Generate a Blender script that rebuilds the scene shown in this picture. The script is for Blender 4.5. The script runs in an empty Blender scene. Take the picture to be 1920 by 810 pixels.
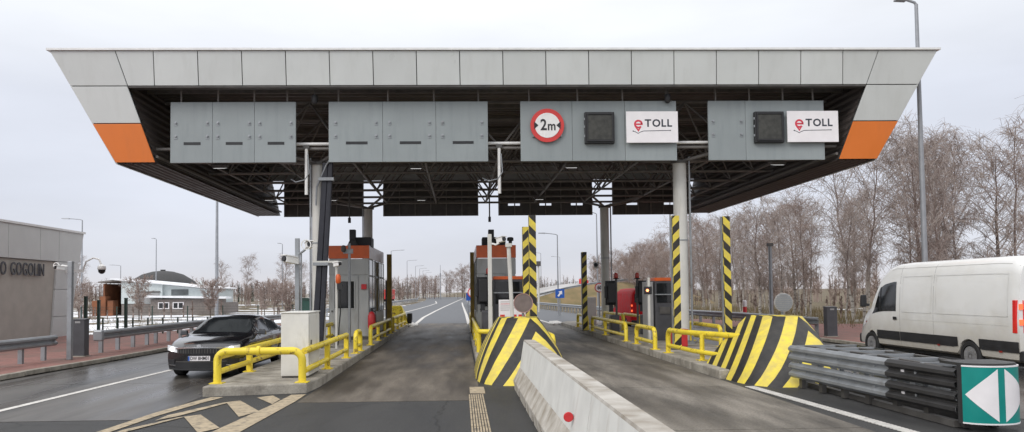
import bpy, bmesh, math, random
from mathutils import Vector, Matrix, Euler

R = math.radians
scene = bpy.context.scene
col = scene.collection

# ------------------------------------------------------------------ camera
cam_data = bpy.data.cameras.new('camera')
cam = bpy.data.objects.new('camera', cam_data)
col.objects.link(cam)
cam_data.sensor_width = 36.0
cam_data.lens = 1400.0 / 1920.0 * 36.0
cam_data.shift_x = 55.37 / 1920.0
cam_data.shift_y = 85.05 / 1920.0
cam_data.clip_start = 0.05
cam_data.clip_end = 6000
_p, _y, _r = 0.0407, 0.0292, -0.0101
_f = Vector((math.sin(_y) * math.cos(_p), math.cos(_y) * math.cos(_p), math.sin(_p)))
_rt = Vector((math.cos(_y), -math.sin(_y), 0))
_up = _rt.cross(_f)
_a = _rt * math.cos(_r) + _up * math.sin(_r)
_b = _up * math.cos(_r) - _rt * math.sin(_r)
cam.matrix_world = Matrix(((_a.x, _b.x, -_f.x, 0), (_a.y, _b.y, -_f.y, 0), (_a.z, _b.z, -_f.z, 2.0), (0, 0, 0, 1)))
scene.camera = cam

# ------------------------------------------------------------------ sky
SUN_EL, SUN_AZ = R(38), R(222)      # azimuth measured from +Y towards +X: behind the camera
world = bpy.data.worlds.new('World')
scene.world = world
world.use_nodes = True
nt = world.node_tree
nt.nodes.clear()
def wn(t, **k):
    n = nt.nodes.new(t)
    for a, b in k.items(): setattr(n, a, b)
    return n
out = wn('ShaderNodeOutputWorld'); bg = wn('ShaderNodeBackground')
sky = wn('ShaderNodeTexSky', sky_type='NISHITA', sun_disc=False, sun_elevation=SUN_EL, sun_rotation=SUN_AZ, air_density=1.0, dust_density=3.0)
tc = wn('ShaderNodeTexCoord')
sep = wn('ShaderNodeSeparateXYZ'); nt.links.new(tc.outputs['Generated'], sep.inputs[0])
# overcast cover: luminance rises towards the zenith, soft cloud banks
ramp = wn('ShaderNodeValToRGB')
ramp.color_ramp.elements[0].position = 0.0; ramp.color_ramp.elements[0].color = (0.760, 0.745, 0.775, 1)
ramp.color_ramp.elements[1].position = 1.0; ramp.color_ramp.elements[1].color = (1.50, 1.50, 1.55, 1)
e = ramp.color_ramp.elements.new(0.035); e.color = (.715, .735, .80, 1)
e = ramp.color_ramp.elements.new(0.12); e.color = (.725, .76, .855, 1)
e = ramp.color_ramp.elements.new(0.23); e.color = (.775, .81, .905, 1)
e = ramp.color_ramp.elements.new(0.36); e.color = (.95, .975, 1.01, 1)
nt.links.new(sep.outputs[2], ramp.inputs[0])
mp = wn('ShaderNodeMapping'); mp.inputs['Scale'].default_value = (1.3, 1.3, 5.0)
nt.links.new(tc.outputs['Generated'], mp.inputs[0])
nz = wn('ShaderNodeTexNoise'); nz.inputs['Scale'].default_value = 1.6; nz.inputs['Detail'].default_value = 5
nt.links.new(mp.outputs[0], nz.inputs[0])
cr = wn('ShaderNodeMapRange'); cr.inputs[1].default_value = 0.3; cr.inputs[2].default_value = 0.7; cr.inputs[3].default_value = 0.91; cr.inputs[4].default_value = 1.09
nt.links.new(nz.outputs[0], cr.inputs[0])
mul = wn('ShaderNodeVectorMath', operation='MULTIPLY')
nt.links.new(ramp.outputs[0], mul.inputs[0]); nt.links.new(cr.outputs[0], mul.inputs[1])
sc10 = wn('ShaderNodeVectorMath', operation='SCALE'); sc10.inputs['Scale'].default_value = 10.0
nt.links.new(mul.outputs[0], sc10.inputs[0])
mix = wn('ShaderNodeMix', data_type='RGBA'); mix.inputs[0].default_value = 0.95
nt.links.new(sky.outputs[0], mix.inputs[6]); nt.links.new(sc10.outputs[0], mix.inputs[7])
nt.links.new(mix.outputs[2], bg.inputs[0]); bg.inputs[1].default_value = 0.1
nt.links.new(bg.outputs[0], out.inputs[0])

# ------------------------------------------------------------------ sun behind the cloud cover
sd = bpy.data.lights.new('sun', 'SUN'); sun = bpy.data.objects.new('sun', sd); col.objects.link(sun)
sd.energy = 1.25; sd.angle = R(25); sd.color = (1.0, 0.97, 0.93)
_d = Vector((math.sin(SUN_AZ) * math.cos(SUN_EL), math.cos(SUN_AZ) * math.cos(SUN_EL), math.sin(SUN_EL)))
sun.rotation_euler = _d.to_track_quat('Z', 'Y').to_euler()

vs = scene.view_settings
vs.view_transform = 'Standard'; vs.look = 'None'; vs.exposure = 0.09; vs.gamma = 1.0; vs.use_curve_mapping = False
scene.cycles.max_bounces = 8
scene.cycles.use_denoising = True

# ------------------------------------------------------------------ materials
MATS = {}
def mat(name, c=(.5, .5, .5), rough=.6, metal=0.0, var=.12, scale=4.0, bump=0.0, bscale=60.0, coat=0.0, c2=None, sscale=(1, 1, 1),
        emit=None, estr=0.0, coords='Object', spec=.5, trans=0.0, alpha=1.0, rvar=0.08, dirt=None, detail=5.0, lo=.35, hi=.65):
    m = bpy.data.materials.new(name); m.use_nodes = True
    n = m.node_tree; b = n.nodes['Principled BSDF']
    b.inputs['Roughness'].default_value = rough; b.inputs['Metallic'].default_value = metal
    b.inputs['Coat Weight'].default_value = coat; b.inputs['Specular IOR Level'].default_value = spec
    b.inputs['Coat Roughness'].default_value = 0.05
    b.inputs['Transmission Weight'].default_value = trans; b.inputs['Alpha'].default_value = alpha
    t = n.nodes.new('ShaderNodeTexCoord')
    src = t.outputs['Object'] if coords == 'Object' else None
    if coords == 'World':
        g = n.nodes.new('ShaderNodeNewGeometry'); src = g.outputs['Position']
    mp = n.nodes.new('ShaderNodeMapping'); mp.inputs['Scale'].default_value = sscale
    n.links.new(src, mp.inputs[0])
    nz = n.nodes.new('ShaderNodeTexNoise'); nz.inputs['Scale'].default_value = scale; nz.inputs['Detail'].default_value = detail
    n.links.new(mp.outputs[0], nz.inputs[0])
    rp = n.nodes.new('ShaderNodeValToRGB')
    if c2 is None:
        c1_ = tuple(max(0, x * (1 - var)) for x in c); c2_ = tuple(min(1, x * (1 + var)) for x in c)
    else:
        c1_, c2_ = c, c2
    rp.color_ramp.elements[0].position = lo; rp.color_ramp.elements[0].color = (*c1_, 1)
    rp.color_ramp.elements[1].position = hi; rp.color_ramp.elements[1].color = (*c2_, 1)
    n.links.new(nz.outputs[0], rp.inputs[0])
    colout = rp.outputs[0]
    if dirt:
        dc, ds, dlo, dhi, dsc = dirt
        mp2 = n.nodes.new('ShaderNodeMapping'); mp2.inputs['Scale'].default_value = dsc; n.links.new(src, mp2.inputs[0])
        n2 = n.nodes.new('ShaderNodeTexNoise'); n2.inputs['Scale'].default_value = ds; n2.inputs['Detail'].default_value = 6; n2.inputs['Roughness'].default_value = .62
        n.links.new(mp2.outputs[0], n2.inputs[0])
        mr = n.nodes.new('ShaderNodeMapRange'); mr.inputs[1].default_value = dlo; mr.inputs[2].default_value = dhi
        n.links.new(n2.outputs[0], mr.inputs[0])
        mx = n.nodes.new('ShaderNodeMix'); mx.data_type = 'RGBA'
        n.links.new(mr.outputs[0], mx.inputs[0]); n.links.new(colout, mx.inputs[6]); mx.inputs[7].default_value = (*dc, 1)
        colout = mx.outputs[2]
    n.links.new(colout, b.inputs['Base Color'])
    if rvar:
        mr = n.nodes.new('ShaderNodeMapRange'); mr.inputs[3].default_value = max(0, rough - rvar); mr.inputs[4].default_value = min(1, rough + rvar)
        mr.inputs[1].default_value = .3; mr.inputs[2].default_value = .7
        n.links.new(nz.outputs[0], mr.inputs[0]); n.links.new(mr.outputs[0], b.inputs['Roughness'])
    if bump:
        nb = n.nodes.new('ShaderNodeTexNoise'); nb.inputs['Scale'].default_value = bscale; nb.inputs['Detail'].default_value = 4
        n.links.new(src, nb.inputs[0])
        bp = n.nodes.new('ShaderNodeBump'); bp.inputs['Strength'].default_value = bump; bp.inputs['Distance'].default_value = .02
        n.links.new(nb.outputs[0], bp.inputs['Height']); n.links.new(bp.outputs[0], b.inputs['Normal'])
    if emit:
        b.inputs['Emission Color'].default_value = (*emit, 1); b.inputs['Emission Strength'].default_value = estr
    MATS[name] = m
    return m

grime = lambda amt=.62: ((.16, .145, .12), 3.0, amt, amt + .2, (1, 1, .35))
M = {}
M['fascia'] = mat('fascia_grey', (.61, .63, .615), .34, var=.03, scale=.8, dirt=((.54, .555, .535), 1.2, .5, .9, (2.5, 2.5, .3)))
M['orange'] = mat('fascia_orange', (.76, .20, .035), .4, var=.03, scale=.8, dirt=((.66, .18, .04), 1.2, .5, .95, (2.5, 2.5, .3)))
M['trim'] = mat('pale_trim', (.72, .72, .71), .45, var=.06)
M['board'] = mat('sign_board_grey', (.27, .30, .305), .5, var=.05, scale=1.0, dirt=((.22, .25, .255), 2.0, .5, .9, (3, 3, .3)))
M['steel'] = mat('galvanised_steel', (.31, .325, .34), .45, metal=.45, var=.10, scale=3, dirt=((.17, .16, .14), 2.2, .55, .85, (1, 1, 1)))
M['steel_dark'] = mat('dark_steel', (.085, .08, .075), .55, var=.2)
M['truss'] = mat('truss_paint', (.18, .167, .155), .55, var=.15)
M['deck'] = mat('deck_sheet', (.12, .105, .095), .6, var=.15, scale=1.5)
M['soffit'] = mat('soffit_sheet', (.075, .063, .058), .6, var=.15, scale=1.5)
M['backing'] = mat('joint_backing', (.05, .05, .05), .8)
M['column'] = mat('column_paint', (.60, .59, .55), .45, var=.06, scale=2, dirt=((.33, .31, .27), 2.0, .55, .85, (1.5, 1.5, .3)))
M['white'] = mat('white_paint', (.78, .77, .75), .45, var=.05, dirt=((.5, .48, .44), 3.0, .6, .9, (1, 1, .4)))
M['white_clean'] = mat('white_sheet', (.82, .79, .80), .4, var=.03)
M['cabinet'] = mat('cabinet_cream', (.70, .69, .65), .5, var=.05, dirt=((.42, .39, .33), 3.0, .55, .85, (1, 1, .4)))
M['black'] = mat('black_paint', (.018, .018, .02), .45, var=.2)
M['blackplastic'] = mat('black_plastic', (.022, .022, .024), .6, var=.2)
M['rubber'] = mat('rubber', (.02, .02, .021), .8, var=.25)
M['cable'] = mat('cable_sheath', (.02, .021, .03), .5, var=.2)
M['anthracite'] = mat('anthracite', (.065, .065, .072), .5, var=.12)
M['yellow'] = mat('yellow_rail', (.80, .62, .045), .42, var=.08, scale=3, dirt=((.21, .13, .045), 6.0, .57, .68, (1, 1, 1)), bump=.05)
M['red'] = mat('red_paint', (.55, .03, .035), .4, var=.1)
M['signred'] = mat('sign_red', (.60, .045, .04), .4, var=.05)
M['led'] = mat('led_face', (.045, .045, .04), .65, var=.35, scale=6)
M['glassdark'] = mat('dark_glass', (.012, .014, .016), .08, var=.2, spec=.6, rvar=.02)
M['glasspale'] = mat('booth_glass', (.10, .115, .12), .07, var=.3, spec=.8, rvar=.03, scale=1.2)
M['booth'] = mat('booth_panel', (.43, .44, .43), .45, var=.06, scale=1.5, dirt=((.29, .28, .25), 2.5, .52, .85, (1.5, 1.5, .3)))
M['booth_orange'] = mat('booth_orange', (.66, .12, .025), .4, var=.08)
M['concrete'] = mat('island_concrete', (.34, .315, .27), .85, var=.2, scale=3, bump=.25, bscale=50, dirt=((.16, .14, .115), 1.8, .48, .72, (1, 1, 1)), coords='World')
M['barrier'] = mat('barrier_concrete', (.64, .635, .60), .8, var=.06, scale=2.5, bump=.15, bscale=60, coords='World', dirt=((.48, .45, .40), 2.2, .54, .85, (2.2, 2.2, .45)))
M['barriertop'] = mat('barrier_top_grime', (.50, .475, .43), .85, c2=(.27, .235, .19), scale=2.6, bump=.3, coords='World')
M['barriertoe'] = mat('barrier_toe', (.52, .49, .44), .85, c2=(.30, .265, .215), scale=3.4, bump=.3, coords='World')
M['asphalt'] = mat('asphalt', (.034, .034, .034), .62, c2=(.056, .055, .053), spec=.35, scale=1.1, sscale=(1, .25, 1), bump=.5, bscale=90, coords='World', rvar=.14)
M['slab'] = mat('lane_concrete', (.080, .067, .053), .62, spec=.3, c2=(.185, .160, .130), scale=1.6, sscale=(1, .22, 1), bump=.2, bscale=70, coords='World', rvar=.12,
                dirt=((.026, .022, .018), 0.75, .42, .70, (1.0, .13, 1)), detail=7)
M['slab_light'] = mat('lane_concrete_pale', (.10, .088, .072), .65, spec=.35, c2=(.255, .23, .195), scale=1.2, sscale=(1, .16, 1), bump=.2, bscale=70, coords='World', rvar=.1,
                dirt=((.045, .040, .034), 1.0, .44, .72, (1.2, .22, 1)), detail=7)
def speckle(name, amt, scale):
    m = M[name]; n = m.node_tree; b = n.nodes['Principled BSDF']; src = b.inputs['Base Color'].links[0].from_socket
    g = n.nodes.new('ShaderNodeNewGeometry'); z = n.nodes.new('ShaderNodeTexNoise'); z.inputs['Scale'].default_value = scale; z.inputs['Detail'].default_value = 3; z.inputs['Roughness'].default_value = .8
    n.links.new(g.outputs['Position'], z.inputs[0])
    mr = n.nodes.new('ShaderNodeMapRange'); mr.inputs[1].default_value = .3; mr.inputs[2].default_value = .7; mr.inputs[3].default_value = 1-amt; mr.inputs[4].default_value = 1+amt
    n.links.new(z.outputs[0], mr.inputs[0])
    mu = n.nodes.new('ShaderNodeVectorMath'); mu.operation = 'MULTIPLY'; n.links.new(src, mu.inputs[0]); n.links.new(mr.outputs[0], mu.inputs[1])
    n.links.new(mu.outputs[0], b.inputs['Base Color'])
speckle('asphalt', .5, 38); speckle('slab', .32, 26); speckle('slab_light', .32, 26); speckle('concrete', .2, 25)
def piece_tone(name, amt):
    m = M[name]; n = m.node_tree; b = n.nodes['Principled BSDF']; src = b.inputs['Base Color'].links[0].from_socket
    o = n.nodes.new('ShaderNodeObjectInfo'); mr = n.nodes.new('ShaderNodeMapRange'); mr.inputs[3].default_value = 1-amt; mr.inputs[4].default_value = 1+amt
    n.links.new(o.outputs['Random'], mr.inputs[0])
    mu = n.nodes.new('ShaderNodeVectorMath'); mu.operation = 'MULTIPLY'; n.links.new(src, mu.inputs[0]); n.links.new(mr.outputs[0], mu.inputs[1]); n.links.new(mu.outputs[0], b.inputs['Base Color'])
for a_, b_ in (('fascia', .045), ('board', .05), ('slab', .08), ('slab_light', .08), ('kerb', .15), ('bldpanel', .03)):
    if a_ in M: piece_tone(a_, b_)
def cracks(name, scale, width, dark):
    m = M[name]; n = m.node_tree; b = n.nodes['Principled BSDF']; src = b.inputs['Base Color'].links[0].from_socket
    g = n.nodes.new('ShaderNodeNewGeometry'); nz = n.nodes.new('ShaderNodeTexNoise'); nz.inputs['Scale'].default_value = 1.3; nz.inputs['Detail'].default_value = 6
    n.links.new(g.outputs['Position'], nz.inputs[0])
    mm = n.nodes.new('ShaderNodeMix'); mm.data_type = 'VECTOR'; mm.inputs[0].default_value = .35
    n.links.new(g.outputs['Position'], mm.inputs[4]); n.links.new(nz.outputs[1], mm.inputs[5])
    v = n.nodes.new('ShaderNodeTexVoronoi'); v.feature = 'DISTANCE_TO_EDGE'; v.inputs['Scale'].default_value = scale; n.links.new(mm.outputs[1], v.inputs[0])
    mr = n.nodes.new('ShaderNodeMapRange'); mr.inputs[1].default_value = 0; mr.inputs[2].default_value = width; mr.inputs[3].default_value = dark; mr.inputs[4].default_value = 1
    n.links.new(v.outputs[0], mr.inputs[0])
    mu = n.nodes.new('ShaderNodeVectorMath'); mu.operation = 'MULTIPLY'; n.links.new(src, mu.inputs[0]); n.links.new(mr.outputs[0], mu.inputs[1]); n.links.new(mu.outputs[0], b.inputs['Base Color'])
cracks('asphalt', .32, .006, .45)
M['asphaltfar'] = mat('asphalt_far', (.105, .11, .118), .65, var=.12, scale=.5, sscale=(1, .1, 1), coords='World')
M['paint'] = mat('road_paint', (.62, .60, .56), .7, var=.1, scale=6, coords='World', dirt=((.2, .19, .17), 9, .55, .75, (1, 1, 1)))
M['paint_old'] = mat('road_paint_worn', (.40, .325, .22), .8, var=.15, scale=6, coords='World', dirt=((.14, .125, .10), 7, .5, .7, (1, 1, 1)))
M['kerb'] = mat('kerb_stone', (.30, .275, .23), .85, var=.25, scale=5, bump=.3, coords='World')
M['brick_pave'] = mat('red_paving', (.23, .10, .085), .8, c2=(.33, .16, .135), scale=3, bump=.3, coords='World', dirt=((.15, .09, .075), 1.2, .5, .7, (1, 1, 1)))
M['stucco'] = mat('beige_stucco', (.44, .41, .37), .9, var=.06, scale=2, bump=.2)
M['bldpanel'] = mat('building_panel', (.55, .555, .545), .45, var=.05, scale=1)
M['letters'] = mat('letter_metal', (.09, .09, .10), .45, metal=.3)
M['green'] = mat('fence_green', (.012, .035, .025), .5, var=.2)
M['carpaint'] = mat('black_car_paint', (.006, .0065, .009), .22, var=.1, coat=1.0, spec=.5, rvar=.04)
M['chrome'] = mat('chrome', (.75, .76, .78), .15, metal=1.0, var=.05, rvar=.02)
M['vanpaint'] = mat('white_van_paint', (.80, .80, .785), .38, var=.02, scale=1.0, coat=.35, dirt=((.62, .60, .55), .9, .5, .95, (1, .6, .8)), rvar=.03)
M['vanred'] = mat('red_van_paint', (.62, .016, .022), .6, var=.08, coat=0, spec=.15)
M['lampglass'] = mat('lamp_glass', (.75, .77, .8), .12, var=.1)
M['headlight'] = mat('headlight_lit', (.9, .92, .95), .15, emit=(1, .98, .93), estr=2.5)
M['taillight'] = mat('tail_light', (.5, .02, .02), .15, var=.15, emit=(1, .05, .04), estr=.12)
M['tyre'] = M['rubber']
M['rim'] = mat('wheel_rim', (.30, .30, .31), .4, metal=.3, var=.12)
M['slab_wet'] = mat('lane_concrete_wet', (.060, .052, .044), .33, c2=(.105, .096, .086), scale=1.1, sscale=(1, .12, 1), bump=.12, bscale=70, coords='World', rvar=.16,
                dirt=((.022, .0195, .017), 0.8, .48, .66, (1.0, .09, 1)), detail=7)
M['teal'] = mat('teal_reflective', (.0, .235, .205), .4, var=.06)
M['darkbeam'] = mat('black_beam', (.028, .027, .027), .5, var=.2)
M['ground'] = None
M['twig'] = mat('twig_bark', (.225, .165, .142), .9, c2=(.35, .28, .245), scale=.5, rvar=0, coords='World')
M['twig_grey'] = mat('twig_bark_grey', (.26, .21, .19), .9, c2=(.41, .36, .33), scale=.5, rvar=0, coords='World')
M['bark'] = mat('birch_bark', (.42, .39, .35), .85, c2=(.10, .085, .075), scale=3.0, sscale=(1, 1, 2.5), lo=.52, hi=.62, rvar=0)
M['barkdark'] = mat('dark_bark', (.085, .062, .05), .9, var=.3, rvar=0)
M['conifer'] = mat('conifer_needles', (.022, .034, .022), .9, c2=(.045, .055, .035), scale=.4, rvar=0, coords='World')
M['drygrass'] = mat('dry_grass', (.22, .155, .075), .95, c2=(.14, .115, .05), scale=.6, rvar=0, coords='World')
M['blue'] = mat('sign_blue', (.02, .10, .42), .4, var=.05)
M['lampred'] = mat('red_beacon', (.35, .03, .02), .3, var=.1)
M['signalon'] = mat('red_signal_lit', (.8, .1, .05), .3, emit=(1, .22, .08), estr=6.0)
M['float'] = mat('floodlight_glass', (.85, .85, .85), .2, emit=(1, 1, 1), estr=.9)
M['greybox'] = mat('grey_box', (.30, .30, .30), .5, var=.08)
M['signback'] = mat('sign_back', (.30, .285, .28), .55, var=.12, scale=6)
M['rust'] = mat('rust_red_timber', (.22, .085, .04), .8, var=.3, scale=1)
M['domeroof'] = mat('dome_membrane', (.055, .055, .055), .8, var=.2)
M['snowroof'] = mat('snow', (.80, .81, .83), .8, var=.05)
M['farwhite'] = mat('far_white_wall', (.55, .60, .60), .6, var=.05)
M['farbrick'] = mat('far_grey_brick', (.20, .175, .16), .85, var=.15)

def birch_bark():
    m = M['bark']; n = m.node_tree; b = n.nodes['Principled BSDF']; l = b.inputs['Base Color'].links[0]; src = l.from_socket
    t = n.nodes.new('ShaderNodeTexCoord'); s = n.nodes.new('ShaderNodeSeparateXYZ'); n.links.new(t.outputs['Object'], s.inputs[0])
    mr = n.nodes.new('ShaderNodeMapRange'); mr.inputs[1].default_value = 1.2; mr.inputs[2].default_value = 4.2; n.links.new(s.outputs[2], mr.inputs[0])
    mx = n.nodes.new('ShaderNodeMix'); mx.data_type = 'RGBA'; n.links.new(mr.outputs[0], mx.inputs[0]); n.links.new(src, mx.inputs[6]); mx.inputs[7].default_value = (.17, .13, .115, 1)
    n.links.new(mx.outputs[2], b.inputs['Base Color'])
birch_bark()
def sill_grime(name, z0, z1, c):
    m = M[name]; n = m.node_tree; b = n.nodes['Principled BSDF']; src = b.inputs['Base Color'].links[0].from_socket
    t = n.nodes.new('ShaderNodeTexCoord'); sp = n.nodes.new('ShaderNodeSeparateXYZ'); n.links.new(t.outputs['Object'], sp.inputs[0])
    nz = n.nodes.new('ShaderNodeTexNoise'); nz.inputs['Scale'].default_value = 2.5; nz.inputs['Detail'].default_value = 6; n.links.new(t.outputs['Object'], nz.inputs[0])
    ad = n.nodes.new('ShaderNodeMath'); ad.operation = 'MULTIPLY_ADD'; ad.inputs[1].default_value = -.9; n.links.new(nz.outputs[0], ad.inputs[0]); n.links.new(sp.outputs[2], ad.inputs[2])
    mr = n.nodes.new('ShaderNodeMapRange'); mr.inputs[1].default_value = z0-.45; mr.inputs[2].default_value = z1-.45; mr.inputs[3].default_value = .75; mr.inputs[4].default_value = 0; n.links.new(ad.outputs[0], mr.inputs[0])
    mx = n.nodes.new('ShaderNodeMix'); mx.data_type = 'RGBA'; n.links.new(mr.outputs[0], mx.inputs[0]); n.links.new(src, mx.inputs[6]); mx.inputs[7].default_value = (*c, 1)
    n.links.new(mx.outputs[2], b.inputs['Base Color'])
sill_grime('vanpaint', .35, 1.5, (.42, .38, .31))
def stripe_mat(name, ua, ub, period, phase=0.0, ridge=False):
    """yellow / black hazard paint; uv-driven, worn"""
    m = bpy.data.materials.new(name); m.use_nodes = True; n = m.node_tree; b = n.nodes['Principled BSDF']
    b.inputs['Roughness'].default_value = .5
    u = n.nodes.new('ShaderNodeUVMap'); u.uv_map = 'UVMap'
    s = n.nodes.new('ShaderNodeSeparateXYZ'); n.links.new(u.outputs[0], s.inputs[0])
    def math_(op, a, b_=None, v=None):
        q = n.nodes.new('ShaderNodeMath'); q.operation = op; n.links.new(a, q.inputs[0])
        if b_ is not None: n.links.new(b_, q.inputs[1])
        if v is not None: q.inputs[1].default_value = v
        return q.outputs[0]
    uu = s.outputs[0]
    if ridge: uu = math_('ABSOLUTE', uu)
    val = math_('ADD', math_('MULTIPLY', uu, v=ua), math_('MULTIPLY', s.outputs[1], v=ub))
    val = math_('ADD', val, v=phase)
    fr = math_('FRACT', math_('DIVIDE', val, v=period))
    st = math_('GREATER_THAN', fr, v=.5)
    t = n.nodes.new('ShaderNodeTexCoord')
    nz = n.nodes.new('ShaderNodeTexNoise'); nz.inputs['Scale'].default_value = 5; nz.inputs['Detail'].default_value = 7; nz.inputs['Roughness'].default_value = .65
    n.links.new(t.outputs['Object'], nz.inputs[0])
    ye = n.nodes.new('ShaderNodeValToRGB'); ye.color_ramp.elements[0].position = .36; ye.color_ramp.elements[0].color = (.76, .61, .055, 1)
    ye.color_ramp.elements[1].position = .80; ye.color_ramp.elements[1].color = (.46, .36, .13, 1); n.links.new(nz.outputs[0], ye.inputs[0])
    bl = n.nodes.new('ShaderNodeValToRGB'); bl.color_ramp.elements[0].position = .35; bl.color_ramp.elements[0].color = (.012, .0115, .011, 1)
    bl.color_ramp.elements[1].position = .85; bl.color_ramp.elements[1].color = (.05, .044, .036, 1); n.links.new(nz.outputs[0], bl.inputs[0])
    mx = n.nodes.new('ShaderNodeMix'); mx.data_type = 'RGBA'
    n.links.new(st, mx.inputs[0]); n.links.new(ye.outputs[0], mx.inputs[6]); n.links.new(bl.outputs[0], mx.inputs[7])
    n.links.new(mx.outputs[2], b.inputs['Base Color'])
    nb = n.nodes.new('ShaderNodeTexNoise'); nb.inputs['Scale'].default_value = 40; n.links.new(t.outputs['Object'], nb.inputs[0])
    bp = n.nodes.new('ShaderNodeBump'); bp.inputs['Strength'].default_value = .15; bp.inputs['Distance'].default_value = .02
    n.links.new(nb.outputs[0], bp.inputs['Height']); n.links.new(bp.outputs[0], b.inputs['Normal'])
    return m
M['stripe_post_a'] = stripe_mat('hazard_post_falling', 1.0, 1.0, .50)
M['stripe_post_b'] = stripe_mat('hazard_post_rising', -1.0, 1.0, .50, .1)
M['stripe_nose'] = stripe_mat('hazard_nose', 1.05, 1.0, .60, .435, True)
M['stripe_nose_b'] = stripe_mat('hazard_nose_b', 1.05, 1.0, .62, .49, True)

def ground_mat():
    m = bpy.data.materials.new('field_ground'); m.use_nodes = True; n = m.node_tree; b = n.nodes['Principled BSDF']
    b.inputs['Roughness'].default_value = .95
    g = n.nodes.new('ShaderNodeNewGeometry')
    a = n.nodes.new('ShaderNodeTexNoise'); a.inputs['Scale'].default_value = .35; a.inputs['Detail'].default_value = 8; n.links.new(g.outputs['Position'], a.inputs[0])
    r = n.nodes.new('ShaderNodeValToRGB')
    r.color_ramp.elements[0].color = (.085, .065, .04, 1); r.color_ramp.elements[0].position = .3
    r.color_ramp.elements[1].color = (.19, .14, .09, 1); r.color_ramp.elements[1].position = .7
    e = r.color_ramp.elements.new(.5); e.color = (.125, .10, .055, 1)
    n.links.new(a.outputs[0], r.inputs[0])
    s = n.nodes.new('ShaderNodeSeparateXYZ'); n.links.new(g.outputs['Position'], s.inputs[0])
    sn = n.nodes.new('ShaderNodeTexNoise'); sn.inputs['Scale'].default_value = .16; sn.inputs['Detail'].default_value = 9; sn.inputs['Roughness'].default_value = .6
    n.links.new(g.outputs['Position'], sn.inputs[0])
    # more snow lies on the open field west of the road
    mr = n.nodes.new('ShaderNodeMapRange'); mr.inputs[1].default_value = -14; mr.inputs[2].default_value = 14; mr.inputs[3].default_value = .115; mr.inputs[4].default_value = -.06
    n.links.new(s.outputs[0], mr.inputs[0])
    ad = n.nodes.new('ShaderNodeMath'); n.links.new(sn.outputs[0], ad.inputs[0]); n.links.new(mr.outputs[0], ad.inputs[1])
    my = n.nodes.new('ShaderNodeMapRange'); my.inputs[1].default_value = 70; my.inputs[2].default_value = 120; my.inputs[3].default_value = 0; my.inputs[4].default_value = -.12
    n.links.new(s.outputs[1], my.inputs[0]); a2 = n.nodes.new('ShaderNodeMath'); n.links.new(ad.outputs[0], a2.inputs[0]); n.links.new(my.outputs[0], a2.inputs[1]); ad = a2
    st = n.nodes.new('ShaderNodeMapRange'); st.inputs[1].default_value = .54; st.inputs[2].default_value = .58; n.links.new(ad.outputs[0], st.inputs[0])
    mx = n.nodes.new('ShaderNodeMix'); mx.data_type = 'RGBA'; n.links.new(st.outputs[0], mx.inputs[0]); n.links.new(r.outputs[0], mx.inputs[6]); mx.inputs[7].default_value = (.78, .79, .82, 1)
    n.links.new(mx.outputs[2], b.inputs['Base Color'])
    return m
M['ground'] = ground_mat()

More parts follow.
